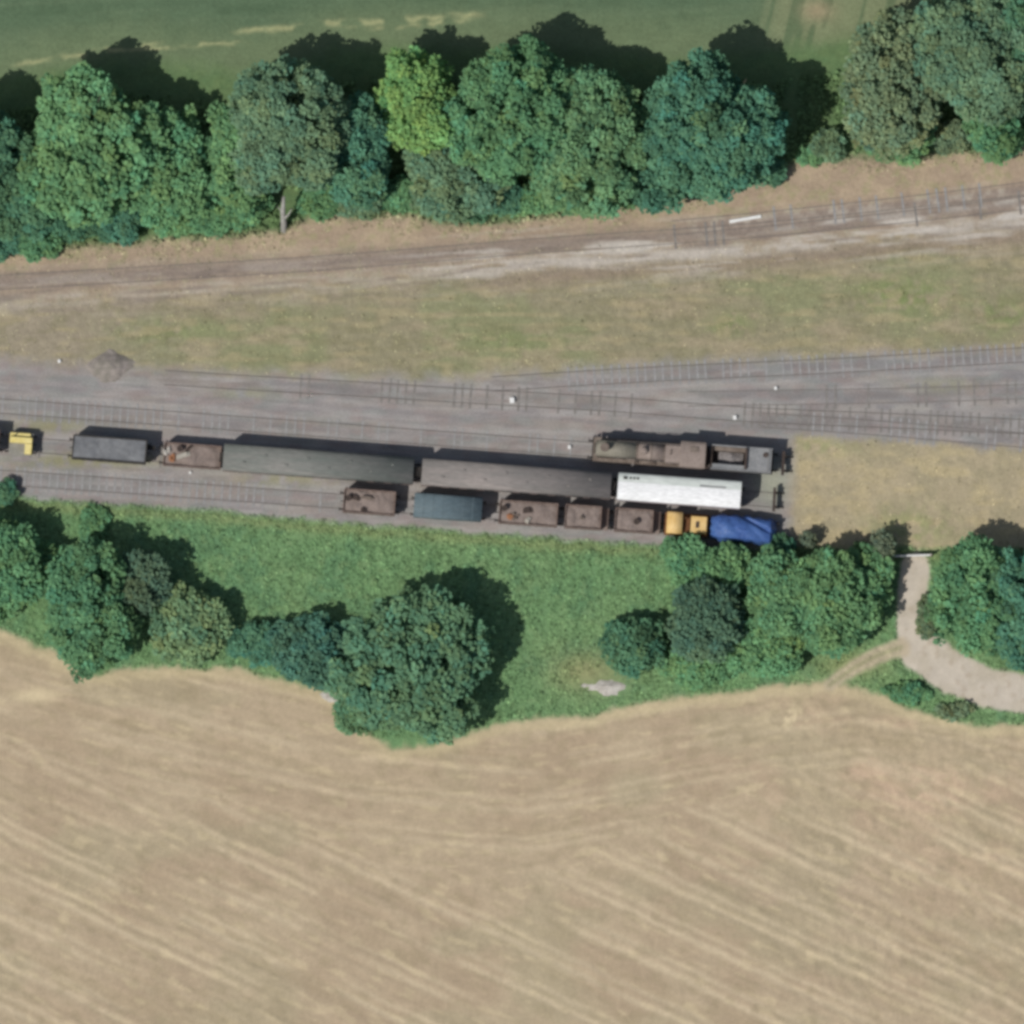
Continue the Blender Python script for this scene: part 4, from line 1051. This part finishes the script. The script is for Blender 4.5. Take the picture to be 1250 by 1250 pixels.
r3, z = open_wagon('brown wagon with scattered scrap, between the blue grey wagon and the short brown hoppers', 'B', 645, 6.2, 2.45, 2.35, 2.14)
w = 'in the wagon right of the blue grey one'
scrap_at(r3, 'steel_drum', 'dark steel drum at the left end ' + w, 'drum', drum, 'scrap_dark', -2.55, .35, z - .05)
scrap_at(r3, 'timber_baulk', 'dark timber baulk in the middle ' + w, 'timber', baulk(1.0, .42), 'scrap_dark', -.1, .25, z + .02, .15)
scrap_at(r3, 'rubble_pile', 'small rusty heap of scrap ' + w, 'scrap', rubble(.35, 21), 'rusty_plate', -1.3, -.35, z)
scrap_at(r3, 'timber_baulk', 'pale timber piece by the south side ' + w, 'timber', baulk(.7, .4), 'scrap_pale', .0, -.75, z, 1.2)
scrap_at(r3, 'rubble_pile', 'small orange brown heap of scrap ' + w, 'scrap', rubble(.25, 25), 'scrap_orange', -1.9, -.5, z)
r4, z = open_wagon('short brown wagon with a plain spoil load and end platform, left one of the pair', 'B', 716, 4.6, 2.45, 2.4, 2.2, True)
r5, z = open_wagon('short brown wagon with one dark drum on its spoil load, right one of the pair', 'B', 778, 4.8, 2.45, 2.5, 2.28, True)
scrap_at(r5, 'steel_drum', 'single dark steel drum on the spoil of the short brown wagon beside the yellow shunter', 'drum', drum, 'scrap_dark', -.1, -.1, z - .18)
scrap_at(r4, 'timber_baulk', 'single rusty piece of timber on the spoil of the left short brown wagon', 'timber', baulk(.5, .3), 'rusty_plate', -.5, -.1, z - .0)

# yellow shunter
r = vehicle('diesel_shunter', 'small orange yellow diesel shunter between the brown wagon and the blue tarpaulin', 'shunter', 'B', 838)
L = 4.6
underframe(r, L, 2.4); wheelsets(r, (-1.2, 1.2), .45); buffers(r, L, 1.0)
MB().box(-2.3, 2.3, -1.2, 1.2, 1.12, 1.26).build('footplate', M['brown_deck'], r)
mb = MB().box(-2.0, -.55, -1.05, 1.15, 1.262, 2.45)
scab = mb.build('cab', M['yellow'], r, .04)
n = 8; arc = [(.05 + 1.18 * math.cos(math.pi * k / n), 2.455 + .28 * math.sin(math.pi * k / n)) for k in range(n + 1)]
MB().prism_x(arc, -2.1, -.45).build('cab_roof', M['yellow'], r, smooth=True)
for s in (-1, 1):
    y0, y1 = sorted((.05 + s * 1.1, .05 + s * 1.12)); MB().box(-1.7, -.9, y0, y1, 1.8, 2.35).build('window', M['glass'], scab)
MB().box(-.5, .35, -.75, .75, 1.262, 1.95).build('machinery', M['brown_deck'], r, .04)
bon = MB().box(.4, 2.15, -.85, .95, 1.262, 2.25, .04).build('bonnet', M['yellow'], r, .05)
MB().box(.95, 1.30, -.3, .35, 2.252, 2.34).build('bonnet_vent', M['scrap_dark'], bon)
MB().cyl((-.1, .6, 1.9), (-.1, .6, 2.9), .10, .09, 12).build('exhaust_pipe', M['brown_deck'], r)

# wagon under a blue tarpaulin
r = vehicle('flat_wagon', 'flat wagon under the blue tarpaulin at the right end of the lower track', 'wagon', 'B', 907)
L = 6.6
underframe(r, L, 2.3); wheelsets(r, (-1.8, 1.8)); axle_guards(r, (-1.8, 1.8), 2.3); buffers(r, L)
MB().box(-L / 2, L / 2, -1.1, 1.1, 1.12, 1.25).build('deck', M['brown_deck'], r)
p, a = line_pose('B', 907.5)
nxt, nyt = 90, 40
s1 = np.linspace(-1, 1, nxt); s2 = np.linspace(-1, 1, nyt); A, B_ = np.meshgrid(s1, s2)
hx = A * 3.45; hy = B_ * 1.42
prof = np.interp(A, [-1, -.86, -.5, 0, .4, .82, .92, 1], [2.2, 2.75, 2.85, 2.80, 2.6, 2.35, 1.7, .9])
rid = .30 * np.interp(A, [-1, -.3, .5, 1], [.3, -.6, -1.2, -.2])
cross = 1 - np.clip(np.abs(B_ - rid * .4), 0, 1) ** 2.2 * .22
drop = sst(.80, 1.0, np.abs(B_)) * 1.15
fold = .10 * (np.abs(((A * 2.0 + B_ * .8) % 1) - .5) - .25) + .14 * (fbm(A * 3 + 4, B_ * 2, 61) - .5) + .05 * (fbm(A * 11, B_ * 6, 63) - .5)
valley = -.35 * np.exp(-((B_ - (.9 - (A + .1) * 1.05)) / .16) ** 2) * sst(-.25, .0, A) * sst(.95, .7, A)
side = -.20 * sst(.05, .5, A) * sst(.95, -.2, B_ + .0 - (.9 - (A + .1) * 1.05)) * 0
hh = prof * cross - drop + fold * 1.3 + valley
wav = .07 * np.sin(A * 17) * np.abs(B_) ** 6
hy = hy * (1 + wav) * (1 - .16 * sst(-.75, -1, A) - .10 * sst(.7, 1, A))
hy += -.12 * sst(.0, .7, A)
hx = hx + .05 * np.sin(B_ * 9) * np.abs(A) ** 8
ii = np.arange(A.size).reshape(A.shape); q = np.stack([ii[:-1, :-1], ii[:-1, 1:], ii[1:, 1:], ii[1:, :-1]], -1).reshape(-1, 4)
tp = np_mesh('tarpaulin', np.stack([hx, hy, np.maximum(hh, .75)], -1).reshape(-1, 3), q, M['blue_tarp'], smooth=True)
tp.location = p; tp.rotation_euler = (0, 0, a)
tag(tp, 'creased bright blue tarpaulin draped over the last wagon of the lower track', 'tarpaulin')

# ------------------------------------------------------------------ small things of the yard
def heap(name, label, cat, px, py, rx, ry, h, mat, seed):
    g = at(px, py); n = 34; s = np.linspace(-1.25, 1.25, n); A, B_ = np.meshgrid(s, s)
    rr = np.hypot(A, B_) * (1 + (fbm(A * 1.6 + seed, B_ * 1.6, seed) - .5) * .9)
    z_ = h * np.clip(1 - rr, -.15, 1) * (.8 + .6 * fbm(A * 4, B_ * 4, seed + 2)) + (fbm(A * 9, B_ * 9, seed + 4) - .5) * .12 * h * (rr < 1.0)
    ii = np.arange(A.size).reshape(A.shape); q = np.stack([ii[:-1, :-1], ii[:-1, 1:], ii[1:, 1:], ii[1:, :-1]], -1).reshape(-1, 4)
    o = np_mesh(name, np.stack([A * rx, B_ * ry, z_ - .03], -1).reshape(-1, 3), q, M[mat], smooth=True); o.location = g
    return tag(o, label, cat)
heap('spoil_heap', 'low brown and grey spoil heap at the upper left of the yard', 'spoil heap', 134, 446, 2.4, 1.7, .85, 'stone_heap', 7)
heap('rubble_heap', 'pale rubble heap at the edge of the bank right of the great round tree', 'rubble', 742, 838, 2.5, .8, .35, 'pale_rubble', 15)
heap('rubble_heap', 'small pale heap at the stubble edge left of the great round tree', 'rubble', 404, 851, 1.1, .55, .25, 'pale_rubble', 19)

def lever_box(px, py, label, s=1.0):
    b = empty('point_lever_box', at(px, py), .1); tag(b, label, 'lever box', 'white lever boxes in the yard')
    MB().box(-.24 * s, .24 * s, -.3 * s, .3 * s, -.02, .45 * s, .03).build('casing', M['white_box'], b)
    MB().box(-.28 * s, .28 * s, -.34 * s, .34 * s, .452 * s, .50 * s).build('lid', M['white_box'], b)
    MB().tube([(.3 * s, 0, .1), (.42 * s, 0, .75 * s)], [.03, .025], 6).build('lever', M['black_steel'], b)
lever_box(625, 489, 'bright white lever box beside the curving track in the middle of the yard', .85)
lever_box(897, 510, 'white lever box just above the cab of the steam locomotive', .65)
lever_box(947, 474, 'white lever box alone in the middle of the right hand fan', .5)
lever_box(695, 546, 'white lever box on the ballast left of the steam locomotive', .55)
lever_box(72, 441, 'white lever box left of the spoil heap', .5)
lever_box(232, 577, 'small white lever box below the wagon of mixed scrap', .4)
o = MB().box(-1.7, 1.7, -.17, .17, 0, .18, .02).build('concrete_beam', M['white_box']); o.location = at(910, 267); o.rotation_euler = (0, 0, .17)
tag(o, 'pale concrete beam lying beside the northern track', 'beam')

# field gate across the farm track
g = empty('field_gate', at(1112, 679), .03); tag(g, 'pale galvanised field gate across the top of the farm track', 'gate')
for x in (-2.0, 2.1): MB().box(x - .11, x + .11, -.11, .11, -.1, 1.4, .02).build('gate_post', M['post'], g)
mb = MB()
for z_ in (.2, .42, .64, .88, 1.16): mb.box(-1.87, 1.97, -.06, .06, z_ - .04, z_ + .04)
for x in (-1.86, 0, 1.96): mb.box(x - .05, x + .05, -.065, .065, .15, 1.21)
mb.build('gate_leaf', M['gate'], g)
o = empty('post_fence', at(1072, 680), .02); tag(o, 'short post and rail fence left of the field gate', 'fence')
for x in (-.4, .6): MB().box(x - .08, x + .08, -.08, .08, -.1, 1.2).build('post', M['post'], o)
MB().box(-.5, 1.35, -.12, -.085, .95, 1.1).box(-.5, 1.35, -.12, -.085, .45, .58).build('rail', M['post'], o)

# ------------------------------------------------------------------ camera, sun, sky
D = 2500.0
cam = bpy.data.cameras.new('aerial_camera'); co = bpy.data.objects.new('aerial_camera', cam); COL.objects.link(co)
co.location = (0, -D * math.sin(TILT), D * math.cos(TILT)); co.rotation_euler = (TILT, 0, 0)
cam.sensor_width = 36; cam.lens = 36 * D / 107.8; cam.clip_start = 50; cam.clip_end = 12000
scene.camera = co

sv = Vector((.58, .44, -1)).normalized()
sun = bpy.data.lights.new('sun', 'SUN'); so = bpy.data.objects.new('sun', sun); COL.objects.link(so)
sun.energy = 3.35; sun.angle = R(.5); sun.color = (1.0, .965, .91)
so.rotation_euler = sv.to_track_quat('-Z', 'Y').to_euler(); so.location = (-60, -50, 120)
W_ = bpy.data.worlds.new('World'); scene.world = W_; W_.use_nodes = True
nt = W_.node_tree; bg = nt.nodes['Background']
sk = nt.nodes.new('ShaderNodeTexSky'); sk.sky_type = 'NISHITA'; sk.sun_disc = False
sk.sun_elevation = math.asin(-sv.z); sk.sun_rotation = math.atan2(-sv.x, -sv.y); sk.air_density = 1.2; sk.dust_density = 1.5
hs = nt.nodes.new('ShaderNodeHueSaturation'); hs.inputs['Saturation'].default_value = .8
nt.links.new(sk.outputs['Color'], hs.inputs['Color']); nt.links.new(hs.outputs['Color'], bg.inputs['Color']); bg.inputs['Strength'].default_value = .066

scene.view_settings.view_transform = 'Standard'; scene.view_settings.look = 'None'; scene.view_settings.exposure = 0; scene.view_settings.gamma = 1
scene.render.engine = 'CYCLES'
scene.cycles.pixel_filter_type = 'GAUSSIAN'; scene.cycles.filter_width = 4.0
scene.cycles.max_bounces = 6
